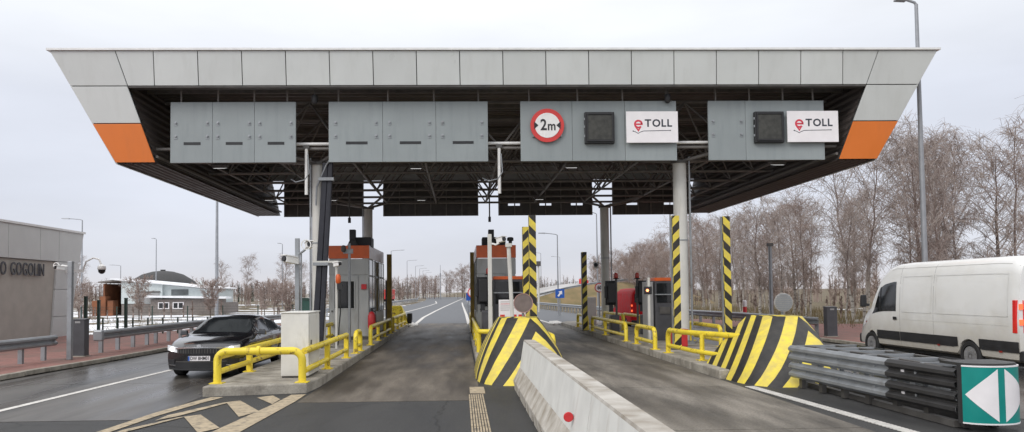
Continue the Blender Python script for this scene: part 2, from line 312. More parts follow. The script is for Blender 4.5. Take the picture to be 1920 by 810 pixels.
# ------------------------------------------------------------------ builders
class MB:
    def __init__(s): s.v = []; s.f = []; s.u = {}
    def box(s, x0, x1, y0, y1, z0, z1):
        if x0 > x1: x0, x1 = x1, x0
        if y0 > y1: y0, y1 = y1, y0
        if z0 > z1: z0, z1 = z1, z0
        i = len(s.v)
        s.v += [(x0, y0, z0), (x1, y0, z0), (x1, y1, z0), (x0, y1, z0), (x0, y0, z1), (x1, y0, z1), (x1, y1, z1), (x0, y1, z1)]
        s.f += [(i, i+3, i+2, i+1), (i+4, i+5, i+6, i+7), (i, i+1, i+5, i+4), (i+1, i+2, i+6, i+5), (i+2, i+3, i+7, i+6), (i+3, i, i+4, i+7)]
        return s
    def hexa(s, p):      # 8 points: bottom 4 ccw, top 4 ccw
        i = len(s.v); s.v += [tuple(q) for q in p]
        s.f += [(i, i+3, i+2, i+1), (i+4, i+5, i+6, i+7), (i, i+1, i+5, i+4), (i+1, i+2, i+6, i+5), (i+2, i+3, i+7, i+6), (i+3, i, i+4, i+7)]
        return s
    def prism(s, poly, axis, a, b):
        n = len(poly); i = len(s.v)
        mk = {'x': lambda p, t: (t, p[0], p[1]), 'y': lambda p, t: (p[0], t, p[1]), 'z': lambda p, t: (p[0], p[1], t)}[axis]
        s.v += [mk(p, a) for p in poly] + [mk(p, b) for p in poly]
        s.f += [tuple(range(i, i+n)), tuple(range(i+2*n-1, i+n-1, -1))]
        for k in range(n):
            k2 = (k+1) % n
            s.f.append((i+k, i+k2, i+n+k2, i+n+k))
        return s
    def path(s, pts, r, n=8, cap=True):
        pts = [Vector(p) for p in pts]; m = len(pts)
        rs = r if isinstance(r, (list, tuple)) else [r]*m
        i0 = len(s.v); prev = None
        for k, p in enumerate(pts):
            if k == 0: t = pts[1]-p
            elif k == m-1: t = p-pts[k-1]
            else: t = (pts[k+1]-p).normalized()+(p-pts[k-1]).normalized()
            if t.length < 1e-9: t = Vector((0, 0, 1))
            t.normalize()
            if prev is None:
                a = Vector((0, 0, 1)) if abs(t.z) < .9 else Vector((1, 0, 0))
                x = t.cross(a).normalized()
            else:
                x = (prev - t*prev.dot(t))
                x = x.normalized() if x.length > 1e-6 else t.orthogonal().normalized()
            prev = x; y = t.cross(x)
            for j in range(n):
                an = 2*math.pi*(j+.5)/n
                q = p+(x*math.cos(an)+y*math.sin(an))*rs[k]
                s.v.append((q.x, q.y, q.z))
        for k in range(m-1):
            for j in range(n):
                j2 = (j+1) % n; a = i0+k*n
                s.f.append((a+j, a+j2, a+n+j2, a+n+j))
        if cap:
            s.f.append(tuple(range(i0+n-1, i0-1, -1))); e = i0+(m-1)*n
            s.f.append(tuple(range(e, e+n)))
        return s
    def tube(s, p0, p1, r, n=8, r1=None, cap=True):
        return s.path([p0, p1], [r, r if r1 is None else r1], n, cap)
    def lathe(s, prof, c=(0, 0, 0), n=16, axis='z', ring=False):
        i = len(s.v); m = len(prof)
        for (r, z) in prof:
            for j in range(n):
                a = 2*math.pi*j/n
                q = (r*math.cos(a), r*math.sin(a), z)
                if axis == 'y': q = (q[0], q[2], q[1])
                if axis == 'x': q = (q[2], q[0], q[1])
                s.v.append((c[0]+q[0], c[1]+q[1], c[2]+q[2]))
        for k in range(m-1):
            for j in range(n):
                j2 = (j+1) % n
                s.f.append((i+k*n+j, i+k*n+j2, i+(k+1)*n+j2, i+(k+1)*n+j))
        if ring:
            for j in range(n):
                j2 = (j+1) % n; s.f.append((i+(m-1)*n+j, i+(m-1)*n+j2, i+j2, i+j))
            return s
        s.f.append(tuple(range(i+n-1, i-1, -1))); e = i+(m-1)*n; s.f.append(tuple(range(e, e+n)))
        return s
    def ball(s, c, r, n=12, m=8, sq=(1, 1, 1)):
        prof = [(max(.001, math.sin(math.pi*k/m))*r, -math.cos(math.pi*k/m)*r) for k in range(m+1)]
        i = len(s.v); s.lathe(prof, (0, 0, 0), n)
        for q in range(i, len(s.v)):
            v = s.v[q]; s.v[q] = (c[0]+v[0]*sq[0], c[1]+v[1]*sq[1], c[2]+v[2]*sq[2])
        return s
    def quad(s, a, b, c, d):
        i = len(s.v); s.v += [tuple(a), tuple(b), tuple(c), tuple(d)]; s.f.append((i, i+1, i+2, i+3)); return s
    def poly(s, pts):
        i = len(s.v); s.v += [tuple(p) for p in pts]; s.f.append(tuple(range(i, i+len(pts)))); return s
    def xf(s, mtx, start=0):
        for q in range(start, len(s.v)):
            w = mtx @ Vector(s.v[q]); s.v[q] = (w.x, w.y, w.z)
        return s
    def mesh(s, name, off=(0, 0, 0), smooth=False, normals=True):
        me = bpy.data.meshes.new(name)
        ox, oy, oz = off
        me.from_pydata([(a-ox, b-oy, c-oz) for a, b, c in s.v], [], s.f)
        if s.u:
            ul = me.uv_layers.new(name='UVMap')
            for l in me.loops:
                ul.data[l.index].uv = s.u.get(l.vertex_index, (0, 0))
        if normals:
            bm = bmesh.new(); bm.from_mesh(me); bmesh.ops.recalc_face_normals(bm, faces=bm.faces); bm.to_mesh(me); bm.free()
        if smooth:
            for p in me.polygons: p.use_smooth = True
        return me

def root_of(o):
    while o.parent: o = o.parent
    return o
def tag(o, label=None, cat=None, group=None, kind=None):
    if label: o['label'] = label
    if cat: o['category'] = cat
    if group: o['group'] = group
    if kind: o['kind'] = kind
    return o
def empty(name, loc, label=None, cat=None, group=None, kind=None, rz=0):
    o = bpy.data.objects.new(name, None); o.empty_display_size = .2; col.objects.link(o)
    o.location = loc; o.rotation_euler = (0, 0, rz)
    return tag(o, label, cat, group, kind)
def smooth_by_angle(me, ang=40):
    bm = bmesh.new(); bm.from_mesh(me)
    for f in bm.faces: f.smooth = True
    for e_ in bm.edges:
        if len(e_.link_faces) == 2:
            e_.smooth = e_.calc_face_angle(0) < R(ang)
        else: e_.smooth = False
    bm.to_mesh(me); bm.free()
def obj(name, mb, m, parent=None, bev=0, smooth=False, ang=40, local=False):
    """one mesh object. Coordinates are world metres unless local; parts are stored relative to the root's base."""
    off = (0, 0, 0)
    if parent is not None and not local:
        off = tuple(root_of(parent).location)
    me = mb.mesh(name, off)
    if smooth: smooth_by_angle(me, ang)
    me.materials.append(m if not isinstance(m, str) else M[m])
    o = bpy.data.objects.new(name, me); col.objects.link(o)
    if parent is not None: o.parent = parent
    if bev:
        b = o.modifiers.new('bevel', 'BEVEL'); b.width = bev; b.segments = 2; b.limit_method = 'ANGLE'; b.angle_limit = R(40)
    return o
def link_copy(o, parent=None, loc=None, rot=None, scale=None):
    c = o.copy(); col.objects.link(c); c.parent = parent
    if loc is not None: c.location = loc
    if rot is not None: c.rotation_euler = rot
    if scale is not None: c.scale = scale
    return c
KIDS = {}
def copy_tree(o, parent=None):
    c = o.copy(); col.objects.link(c); c.parent = parent
    for ch in list(o.children): copy_tree(ch, c)
    return c
def text_obj(s, size, m, parent, loc, rot=(R(90), 0, 0), ext=.01, bold=.0, name='letter', align='CENTER', sx=1.0):
    cu = bpy.data.curves.new('text', 'FONT'); cu.body = s; cu.size = size; cu.extrude = ext; cu.offset = bold
    cu.align_x = align; cu.align_y = 'CENTER'; cu.resolution_u = 3
    t = bpy.data.objects.new('text_source', cu); col.objects.link(t)
    dg = bpy.context.evaluated_depsgraph_get()
    me = bpy.data.meshes.new_from_object(t.evaluated_get(dg))
    bpy.data.objects.remove(t); bpy.data.curves.remove(cu)
    me.materials.clear(); me.materials.append(M[m])
    o = bpy.data.objects.new(name, me); col.objects.link(o); o.parent = parent
    L = Vector(loc)
    if parent is not None: L -= Vector(root_of(parent).location)
    o.location = L; o.rotation_euler = rot; o.scale = (sx, 1, 1)
    return o
def text_width(me): 
    xs = [v.co.x for v in me.vertices]; return min(xs), max(xs)
def arc(c, r, a0, a1, n, plane):
    """points on an arc; plane gives two unit vectors"""
    u, v = Vector(plane[0]), Vector(plane[1]); c = Vector(c)
    return [c+u*(r*math.cos(a0+(a1-a0)*k/n))+v*(r*math.sin(a0+(a1-a0)*k/n)) for k in range(n+1)]
# ------------------------------------------------------------------ ground, roads, pavements
def structure(name, mb, m, parent=None, **k):
    o = obj(name, mb, m, parent, **k)
    if parent is None: o['kind'] = 'structure'
    return o
def sheet(poly, z):
    mb = MB(); mb.poly([(x, y, z) for x, y in poly]); return mb

# rolling field: one sheet to the horizon, lightly uneven away from the road
random.seed(3)
mb = MB()
xs = [-2500, -900, -400, -200, -120, -80, -60, -45, -35, -28, -23, -19, -15, -11, 0, 11, 15, 19, 24, 30, 38, 48, 62, 90, 140, 260, 500, 1000, 2500]
ys = [-60, -10, 5, 15, 25, 33, 38, 43, 48, 54, 60, 68, 76, 86, 98, 115, 140, 170, 210, 260, 340, 500, 900, 1800, 4500]
def field_z(x, y):
    if abs(x) < 16 or y < 34: return -.03
    a = min(1, (abs(x)-16)/20)
    z = -.03-.10*a+.22*a*math.sin(x*.13+y*.07)+.18*a*math.sin(y*.11-x*.05)
    if x < -16: z -= .28*min(1, (-x-16)/8)*min(1, max(0, (y-36)/10))
    if abs(x) > 150 or y > 320: z = -.5
    return z
for y in ys:
    for x in xs: mb.v.append((x, y, field_z(x, y)))
nx = len(xs)
for j in range(len(ys)-1):
    for i in range(nx-1):
        a = j*nx+i; mb.f.append((a, a+1, a+nx+1, a+nx))
structure('ground', mb, 'ground', smooth=True, ang=180)

# motorway asphalt: approach, plaza and the carriageways beyond
structure('approach_road', sheet([(-13.5, -20), (15, -20), (15, 13.9), (13.6, 48), (-9.6, 48), (-11.6, 13.9)], .0), 'asphalt')
mb = MB()
left = [(-9.6, 48), (-9.2, 70), (-8.6, 100), (-8.2, 140), (-8.6, 180), (-11, 240), (-16, 300)]
right = [(13.6, 48), (10.5, 60), (8.6, 90), (7.5, 120), (6.0, 160), (5.5, 240), (1.5, 300)]
for (a, b) in zip(left, right): mb.v += [(a[0], a[1], .002), (b[0], b[1], .002)]
for k in range(len(left)-1): mb.f.append((2*k, 2*k+1, 2*k+3, 2*k+2))
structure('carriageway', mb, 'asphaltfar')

# concrete slabs of the toll lanes, each slab a piece with an open joint
def lane(name, x0, x1, y0, y1, step, m, label):
    r = bpy.data.objects.new(name, None); col.objects.link(r); r['kind'] = 'structure'; r.location = ((x0(y0)+x1(y0))/2, y0, 0)
    y = y0; k = 0
    while y < y1-.5:
        e_ = min(y+step, y1)
        g_ = .012
        a = MB().hexa([(x0(y)+g_, y+g_, -.05), (x1(y)-g_, y+g_, -.05), (x1(e_)-g_, e_-g_, -.05), (x0(e_)+g_, e_-g_, -.05),
                       (x0(y)+g_, y+g_, .006), (x1(y)-g_, y+g_, .006), (x1(e_)-g_, e_-g_, .006), (x0(e_)+g_, e_-g_, .006)])
        obj('slab', a, m, r); y = e_; k += 1
kerb_x = lambda y: -10.9+.058*(y-18)
lane('wide_lane', lambda y: max(kerb_x(y)+.02, -11.5), lambda y: -5.07, 12.2, 48, 5.0, 'slab_wet', '')
lane('middle_lane', lambda y: -3.03, lambda y: .36, 13.85, 48, 5.7, 'slab', '')
lane('narrow_lane', lambda y: 1.78 if y < 15.2 else 2.52, lambda y: 5.74, 1.2, 48, 4.7, 'slab_light', '')
lane('truck_lane', lambda y: 8.42, lambda y: 13.4, 4.0, 48, 5.0, 'slab_wet', '')

# pavements of red paving with kerb stones
def paving_mat():
    m = bpy.data.materials.new('red_paving_blocks'); m.use_nodes = True; n = m.node_tree; b = n.nodes['Principled BSDF']; b.inputs['Roughness'].default_value = .8
    g = n.nodes.new('ShaderNodeNewGeometry')
    br = n.nodes.new('ShaderNodeTexBrick'); br.inputs['Scale'].default_value = 1.0
    br.inputs['Brick Width'].default_value = .2; br.inputs['Row Height'].default_value = .1; br.inputs['Mortar Size'].default_value = .008
    br.inputs['Color1'].default_value = (.25, .105, .085, 1); br.inputs['Color2'].default_value = (.33, .15, .125, 1); br.inputs['Mortar'].default_value = (.12, .085, .07, 1)
    n.links.new(g.outputs['Position'], br.inputs[0])
    z = n.nodes.new('ShaderNodeTexNoise'); z.inputs['Scale'].default_value = .9; z.inputs['Detail'].default_value = 7; n.links.new(g.outputs['Position'], z.inputs[0])
    mr = n.nodes.new('ShaderNodeMapRange'); mr.inputs[1].default_value = .42; mr.inputs[2].default_value = .7; n.links.new(z.outputs[0], mr.inputs[0])
    mx = n.nodes.new('ShaderNodeMix'); mx.data_type = 'RGBA'; n.links.new(mr.outputs[0], mx.inputs[0]); n.links.new(br.outputs[0], mx.inputs[6]); mx.inputs[7].default_value = (.17, .105, .085, 1)
    n.links.new(mx.outputs[2], b.inputs['Base Color'])
    return m
M['paving'] = paving_mat()
mb = MB().prism([(-40, 6), (kerb_x(6)-.16, 6), (kerb_x(47)-.16, 47), (-14.6, 47), (-15.2, 36.6), (-40, 36.6)], 'z', -.1, .13)
pl = structure('pavement_left', mb, 'paving')
random.seed(5)
def kerb_line(parent, fx, y0, y1, dx, step=1.0):
    first = None; y = y0
    ang = math.atan(.058) if dx < 0 else 0
    while y < y1:
        if first is None:
            first = obj('kerb_stone', MB().box(-.075, .075, .008, step-.008, -.12, .0), 'kerb', parent, bev=.015, local=True); o = first
        else: o = link_copy(first, parent)
        o.location = (fx(y)+dx*.08, y, .14+random.uniform(-.006, .006)); o.rotation_euler = (0, random.uniform(-.02, .02), -ang+random.uniform(-.006, .006))
        y += step
kerb_line(pl, kerb_x, 6.0, 46.5, -1)
rx = lambda y: 13.5
mb = MB().prism([(13.66, 22), (40, 14), (40, 30), (17.2, 40), (15.5, 47), (13.66, 47)], 'z', -.1, .13)
pr = structure('pavement_right', mb, 'paving')
kerb_line(pr, rx, 22.0, 46.5, 1)

# traffic islands: cast concrete, one kerb face all round
def island(name, poly, h, label=None):
    mb = MB().prism(poly, 'z', -.1, h)
    o = structure(name, mb, 'concrete', bev=.03)
    return o
island('traffic_island_left', [(-5.08, 14.85), (-3.12, 15.22), (-3.04, 16.2), (-3.04, 43), (-3.5, 44.6), (-4.6, 44.6), (-5.05, 43), (-5.05, 16)], .2)
island('traffic_island_centre', [(.40, 17.2), (2.45, 17.2), (2.5, 43), (2.1, 44.6), (.8, 44.6), (.40, 43)], .2)
island('traffic_island_right', [(5.76, 16.6), (8.2, 16.6), (8.4, 43), (7.9, 44.6), (6.3, 44.6), (5.76, 43)], .2)

# ------------------------------------------------------------------ painted markings (sheets a few mm above the surface)
def marking(name, polys, z, m, kind='structure'):
    mb = MB()
    for p in polys: mb.poly([(x, y, z) for x, y in p])
    o = obj(name, mb, m); o['kind'] = kind; return o
marking('lane_line_left', [[(-8.30, 10), (-8.14, 10), (-7.35, 26), (-7.5, 26)]], .012, 'paint')
marking('lane_line_left.001', [[(-7.5, 26.0), (-7.35, 26.0), (-6.9, 36), (-7.05, 36)]], .012, 'paint')
# hatched area before the left island
marking('hatch_outline', [[(-3.36, 14.92), (-3.08, 14.95), (-3.08, 14.0), (-3.21, 11.12), (-3.3, 9.0), (-3.75, 9.0), (-3.62, 11.16), (-3.42, 13.6)]], .010, 'paint_old')
marking('hatch_outline.001', [[(-4.86, 14.74), (-4.62, 14.7), (-4.8, 13.9), (-5.02, 12.6), (-5.13, 11.28), (-5.3, 9.6), (-5.5, 9.6), (-5.33, 11.3), (-5.2, 12.9), (-5.02, 14.0)]], .010, 'paint_old')
marking('hatch_bar', [[(-4.3, 13.89), (-3.62, 12.32), (-3.45, 12.9), (-4.15, 14.21)]], .011, 'paint_old')
marking('hatch_bar.001', [[(-4.3, 13.895), (-4.151, 14.215), (-4.40, 13.95), (-4.87, 12.6), (-4.87, 12.08), (-4.66, 12.5)]], .012, 'paint_old')
marking('hatch_bar.002', [[(-4.53, 12.4), (-3.8, 10.95), (-3.62, 11.35), (-4.34, 12.62)]], .0115, 'paint_old')
marking('hatch_bar.003', [[(-4.53, 12.405), (-4.341, 12.625), (-4.62, 12.35), (-5.02, 11.3), (-5.05, 10.6), (-4.8, 11.5)]], .0125, 'paint_old')
marking('hatch_bar.004', [[(-3.95, 14.6), (-3.70, 14.85), (-3.43, 14.3), (-3.43, 13.7)]], .0105, 'paint_old')
# profiled edge line in front of the centre nose: each bar its own piece of thermoplastic
mb = MB(); y = 15.6
mb.box(.16, .46, 14.75, 15.75, 0, .010)
y = 14.6
while y > 5:
    for k in range(7):
        mb.box(.135+k*.042, .135+k*.042+.026, y, y-.55, 0, .011)
    y -= .58
o = obj('profiled_line_centre', mb, 'paint_old'); o['kind'] = 'stuff'; tag(o, 'ribbed cream edge line leading to the centre striped nose', 'road marking')
mb = MB(); y = 15.2; x0 = 5.80
while y > 4:
    xx = 5.79+(15.2-y)*.058
    mb.box(xx, xx+.20, y, y-.055, .006, .016)
    y -= .085
o = obj('profiled_line_right', mb, 'paint'); o['kind'] = 'stuff'; tag(o, 'ribbed white edge line beside the grey crash cushion', 'road marking')
# lines beyond the plaza
def ribbon(pts, w, z):
    l = []
    for (a, b) in zip(pts[:-1], pts[1:]):
        l.append([(a[0]-w/2, a[1]), (a[0]+w/2, a[1]), (b[0]+w/2, b[1]), (b[0]-w/2, b[1])])
    return l
marking('exit_line', ribbon([(-2.85, 43.5), (-3.0, 60), (-2.7, 80), (-2.2, 105), (-1.2, 150), (.6, 225)], .24, 0), .012, 'paint')
marking('exit_line.001', ribbon([(-6.8, 48), (-6.0, 66), (-5.2, 90), (-4.7, 112), (-4.4, 135), (-5.6, 165)], .22, 0), .012, 'paint')
marking('exit_line.002', ribbon([(.48, 46), (.45, 66), (.25, 110), (.2, 140)], .22, 0), .012, 'paint')
marking('exit_line.003', ribbon([(5.6, 44), (5.4, 52), (5.0, 70), (3.8, 120)], .2, 0), .012, 'paint')
# low white kerb ends after the islands
mb = MB().prism([(-3.5, 44.8), (-2.75, 43.6), (-2.5, 44.3), (-3.0, 47.5), (-3.6, 48)], 'z', -.02, .10)
structure('kerb_end', mb, 'paint', bev=.03)
mb = MB().prism([(5.4, 43.8), (6.2, 44.8), (6.2, 48), (5.6, 47.5), (5.15, 44.4)], 'z', -.02, .10)
structure('kerb_end.001', mb, 'paint', bev=.03)

# embankment of the slip road climbing on the right
mb = MB(); N = 14
for k in range(N+1):
    t = k/N; cx = 4+34*t; cy = 104+18.7*t; zt = -.2+3.4*math.sin(math.pi*min(1, t*.96))**1.0
    d = Vector((40, 22, 0)).normalized(); nrm = Vector((d.y, -d.x, 0))
    for (o_, z) in ((-4.5-2.2*max(zt, 0)-1, -.6), (-4.5, zt), (4.5, zt), (4.5+2.4*max(zt, 0)+1, -.6)):
        mb.v.append((cx+nrm.x*o_, cy+nrm.y*o_, z))
for k in range(N):
    for j in range(3):
        a = 4*k+j; mb.f.append((a, a+1, a+5, a+4))
emb = structure('embankment', mb, 'drygrass', smooth=True, ang=60)
mb = MB()
for k in range(N+1):
    t = k/N; cx = 4+34*t; cy = 104+18.7*t; zt = -.2+3.4*math.sin(math.pi*min(1, t*.96))**1.0
    for o_ in (-4.2, 4.2): mb.v.append((cx+nrm.x*o_, cy+nrm.y*o_, zt+.03))
for k in range(N): a = 2*k; mb.f.append((a, a+1, a+3, a+2))
structure('slip_road', mb, mat('slip_road_surface', (.40, .39, .38), .8, var=.2, scale=.3, coords='World'))
# ------------------------------------------------------------------ the toll canopy
CZ = dict(top=9.6, mid=8.52, low=7.40, bot=6.2)
YF = lambda z: 23.1+(9.6-z)*.2206         # raking front plane
YB = lambda z: 40.55+(z-6.2)*.2           # raking back plane
LO = lambda z: -10.92-(z-6.2)*.505        # outer / inner edges of the end walls
LI = lambda z: -9.67-(z-6.2)*.285
RO = lambda z: 13.63+(z-6.2)*.49
RI = lambda z: 12.37+(z-6.2)*.30
canopy = empty('toll_canopy', (1.35, 32, 0), 'wide grey toll plaza canopy with orange corner panels on round columns', 'canopy')
def fpanel(corners, m, name='fascia_panel', th=.045, gap=.013):
    """flat panel lying in the raking front plane; corners (x,z) ccw from lower left"""
    cx = sum(c[0] for c in corners)/4; cz = sum(c[1] for c in corners)/4
    p = []
    for (x, z) in corners:
        x += gap*(1 if x < cx else -1); z += gap*(1 if z < cz else -1); p.append((x, z))
    bot = [(x, YF(z)+th, z+.01) for x, z in p]; top = [(x, YF(z), z) for x, z in p]
    return obj(name, MB().hexa(bot+top), m, canopy, bev=.006)
zt, zm, zl, zb = 9.56, 8.52, 7.40, 6.2
# joints of the front strip
jt = [-9.46+1.3545*k for k in range(17)]; jb = [-9.50+1.362*k for k in range(17)]
xt = [LO(zt), -10.62]+jt+[13.36, RO(zt)]; xb = [LO(zm), LI(zm)]+jb+[RI(zm), RO(zm)]
for k in range(len(xt)-1):
    fpanel([(xb[k], zm), (xb[k+1], zm), (xt[k+1], zt), (xt[k], zt)], 'fascia')
for a, b in ((LO, LI), (RI, RO)):
    fpanel([(a(zl), zl), (b(zl), zl), (b(zm), zm), (a(zm), zm)], 'fascia')
    o = fpanel([(a(zb), zb), (b(zb), zb), (b(zl), zl), (a(zl), zl)], 'orange'); o['label'] = 'orange corner panel of the canopy fascia'
# dark backing behind the joints
bk = MB()
bk.hexa([(LO(zm)+.05, YF(zm)+.06, zm+.02), (RO(zm)-.05, YF(zm)+.06, zm+.02), (RO(zm)-.05, YF(zm)+.3, zm+.02), (LO(zm)+.05, YF(zm)+.3, zm+.02),
         (LO(zt)+.05, YF(zt)+.06, zt), (RO(zt)-.05, YF(zt)+.06, zt), (RO(zt)-.05, YF(zt)+.3, zt), (LO(zt)+.05, YF(zt)+.3, zt)])
for a, b in ((LO, LI), (RI, RO)):
    bk.hexa([(a(zb)+.04, YF(zb)+.06, zb+.03), (b(zb)-.04, YF(zb)+.06, zb+.03), (b(zb)-.04, YF(zb)+.2, zb+.03), (a(zb)+.04, YF(zb)+.2, zb+.03),
             (a(zm)+.04, YF(zm)+.06, zm), (b(zm)-.04, YF(zm)+.06, zm), (b(zm)-.04, YF(zm)+.2, zm), (a(zm)+.04, YF(zm)+.2, zm)])
obj('fascia_backing', bk, 'backing', canopy)
# pale capping in lengths
xs_ = [LO(9.6)-.06]+[LO(9.6)+(RO(9.6)-LO(9.6))*k/9 for k in range(1, 9)]+[RO(9.6)+.06]
for k in range(9):
    obj('capping', MB().box(xs_[k]+.003, xs_[k+1]-.003, YF(9.6)-.05, YF(9.6)+.35, 9.565, 9.63+.004*(k % 2)), 'trim', canopy)
obj('back_capping', MB().box(LO(9.6), RO(9.6), YB(9.6)-.3, YB(9.6)+.05, 9.565, 9.63), 'trim', canopy)
# lower edge trim of the front strip
obj('edge_trim', MB().hexa([(LI(zm)+.02, YF(zm)+.01, zm-.05), (RI(zm)-.02, YF(zm)+.01, zm-.05), (RI(zm)-.02, YF(zm)+.28, zm-.05), (LI(zm)+.02, YF(zm)+.28, zm-.05),
                         (LI(zm)+.02, YF(zm), zm), (RI(zm)-.02, YF(zm), zm), (RI(zm)-.02, YF(zm)+.28, zm), (LI(zm)+.02, YF(zm)+.28, zm)]), 'steel_dark', canopy)
# end walls: outer cladding, ribbed inner sheet and soffit
for s, O_, I_ in ((-1, LO, LI), (1, RO, RI)):
    y0b, y1b, y0t, y1t = YF(zb)+.05, YB(zb), YF(9.56)+.05, YB(9.56)
    mb = MB().hexa([(O_(zb)-s*.05, y0b, zb-.03), (O_(zb), y0b, zb-.03), (O_(zb), y1b, zb-.03), (O_(zb)-s*.05, y1b, zb-.03),
                    (O_(9.56)-s*.05, y0t, 9.56), (O_(9.56), y0t, 9.56), (O_(9.56), y1t, 9.56), (O_(9.56)-s*.05, y1t, 9.56)])
    obj('end_cladding', mb, 'fascia', canopy)
    # ribbed sheets, ribs running along the wall
    def ribbed(p0, p1, n, d, nv):
        mb = MB(); i = 0
        pts = []
        for k in range(n*4+1):
            t = k/(n*4); off = d if k % 4 in (1, 2) else 0
            pts.append((p0[0]+(p1[0]-p0[0])*t+nv[0]*off, p0[1]+(p1[1]-p0[1])*t+nv[1]*off))
        for (x, z) in pts: mb.v += [(x, YF(z)+.18, z), (x, YB(z)-.15, z)]
        for k in range(len(pts)-1): mb.f.append((2*k, 2*k+1, 2*k+3, 2*k+2))
        return mb
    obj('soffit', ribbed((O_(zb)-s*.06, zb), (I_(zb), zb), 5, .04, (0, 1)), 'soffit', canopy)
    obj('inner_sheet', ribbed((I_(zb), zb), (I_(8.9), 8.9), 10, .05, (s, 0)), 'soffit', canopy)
    # end cap at the back
    obj('end_closure', MB().hexa([(min(O_(zb), I_(zb))+.05, YB(zb)-.14, zb+.01), (max(O_(zb), I_(zb))-.05, YB(zb)-.14, zb+.01), (max(O_(zb), I_(zb))-.05, YB(zb), zb+.01), (min(O_(zb), I_(zb))+.05, YB(zb), zb+.01),
                                  (min(O_(9.5), I_(9.5))+.05, YB(9.5)-.14, 9.5), (max(O_(9.5), I_(9.5))-.05, YB(9.5)-.14, 9.5), (max(O_(9.5), I_(9.5))-.05, YB(9.5), 9.5), (min(O_(9.5), I_(9.5))+.05, YB(9.5), 9.5)]), 'soffit', canopy)
    # rail along the inside edge
    obj('edge_rail', MB().path([(I_(6.4)-s*.05, YF(6.4)+.2, 6.42), (I_(6.4)-s*.05, YB(6.4)-.1, 6.42)], .05, 6), 'truss', canopy)
# back fascia
mb = MB().hexa([(LO(8.15)+.1, YB(8.15)-.05, 8.15), (RO(8.15)-.1, YB(8.15)-.05, 8.15), (RO(8.15)-.1, YB(8.15), 8.15), (LO(8.15)+.1, YB(8.15), 8.15),
                (LO(9.56), YB(9.56)-.05, 9.56), (RO(9.56), YB(9.56)-.05, 9.56), (RO(9.56), YB(9.56), 9.56), (LO(9.56), YB(9.56), 9.56)])
obj('back_fascia', mb, 'fascia', canopy)
# roof deck: trapezoid sheet with ribs across the lanes, and purlins
mb = MB(); pts = []
y = YF(8.9)+.3; k = 0
while y < YB(8.9)-.1:
    pts.append((y, 8.92 if (k % 4) in (0, 1) else 8.98)); y += (.16 if k % 2 == 0 else .05); k += 1
for (yy, z) in pts: mb.v += [(LI(8.9)-.1, yy, z), (RI(8.9)+.1, yy, z)]
for k in range(len(pts)-1): mb.f.append((2*k, 2*k+1, 2*k+3, 2*k+2))
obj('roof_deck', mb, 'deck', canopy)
obj('roof_top', MB().box(LO(9.5)+.1, RO(9.5)-.1, YF(9.5)+.1, YB(9.5)-.1, 9.40, 9.5), 'steel', canopy)
for k in range(8):
    y = 25.0+2.1*k
    obj('purlin', MB().box(LI(8.8), RI(8.8), y-.05, y+.05, 8.72, 8.915), 'truss', canopy)

# space frame: bottom and top chords, and the web members one by one
NX, NY = 9, 7
BX = [-9.05+2.6*i for i in range(NX)]; BY = [24.35+2.5*j for j in range(NY)]
ZB, ZT = 6.72, 8.55
TXs = [-10.35+2.6*i for i in range(NX+1)]; TYs = [25.6+2.5*j for j in range(NY-1)]
for y in BY: obj('bottom_chord', MB().path([(BX[0]-.9, y, ZB), (BX[-1]+1.1, y, ZB)], .055, 6), 'truss', canopy)
for x in BX: obj('bottom_chord', MB().path([(x, BY[0], ZB), (x, BY[-1], ZB)], .045, 6), 'truss', canopy)
for y in TYs: obj('top_chord', MB().path([(TXs[0]+.3, y, ZT), (TXs[-1]-.2, y, ZT)], .055, 6), 'truss', canopy)
for x in TXs[1:-1]: obj('top_chord', MB().path([(x, TYs[0], ZT), (x, TYs[-1], ZT)], .045, 6), 'truss', canopy)
first = None
for i, x in enumerate(BX):
    for j, y in enumerate(BY):
        for sx in (-1, 1):
            for sy in (-1, 1):
                tx, ty = x+sx*1.3, y+sy*1.25
                if ty < 24.7 or ty > 39.2 or tx < -9.9 or tx > 12.6: continue
                d = Vector((tx-x, ty-y, ZT-ZB))
                if first is None:
                    first = obj('web_member', MB().tube((0, 0, 0), (0, 0, d.length), .034, 5), 'truss', canopy, local=True); o = first
                else: o = link_copy(first, canopy)
                o.location = Vector((x, y, ZB))-canopy.location
                o.rotation_euler = d.to_track_quat('Z', 'Y').to_euler()
        
# columns with heads and branching struts
for (cx, cy) in ((-4.72, 25.0), (7.45, 25.0), (-4.72, 38.3), (7.45, 38.3)):
    c = obj('column', MB().lathe([(.225, .19), (.225, 6.30)], (cx, cy, 0), 20), 'column', canopy, smooth=True)
    obj('base_plate', MB().lathe([(.42, .19), (.42, .24), (.24, .25), (.24, .31)], (cx, cy, 0), 16), 'steel', c)
    obj('collar', MB().lathe([(.238, 3.65), (.238, 3.69)], (cx, cy, 0), 20), 'steel', c)
    hd = MB().lathe([(.30, 6.28), (.30, 6.36)], (cx, cy, 0), 12)
    obj('head', hd, 'steel_dark', c)
    bx = sorted(BX, key=lambda q: abs(q-cx))[:2]; by = sorted(BY, key=lambda q: abs(q-cy))[:2]
    for x in bx:
        for y in by: obj('strut', MB().tube((cx, cy, 6.34), (x, y, ZB), .06, 6), 'truss', canopy)
    # conduit up the side
    side = .30
    obj('conduit', MB().path([(cx+side*(1 if cx > 0 else -.85), cy-.1, .2), (cx+side*(1 if cx > 0 else -.85), cy-.1, 6.5)], .035, 6), 'steel', canopy)
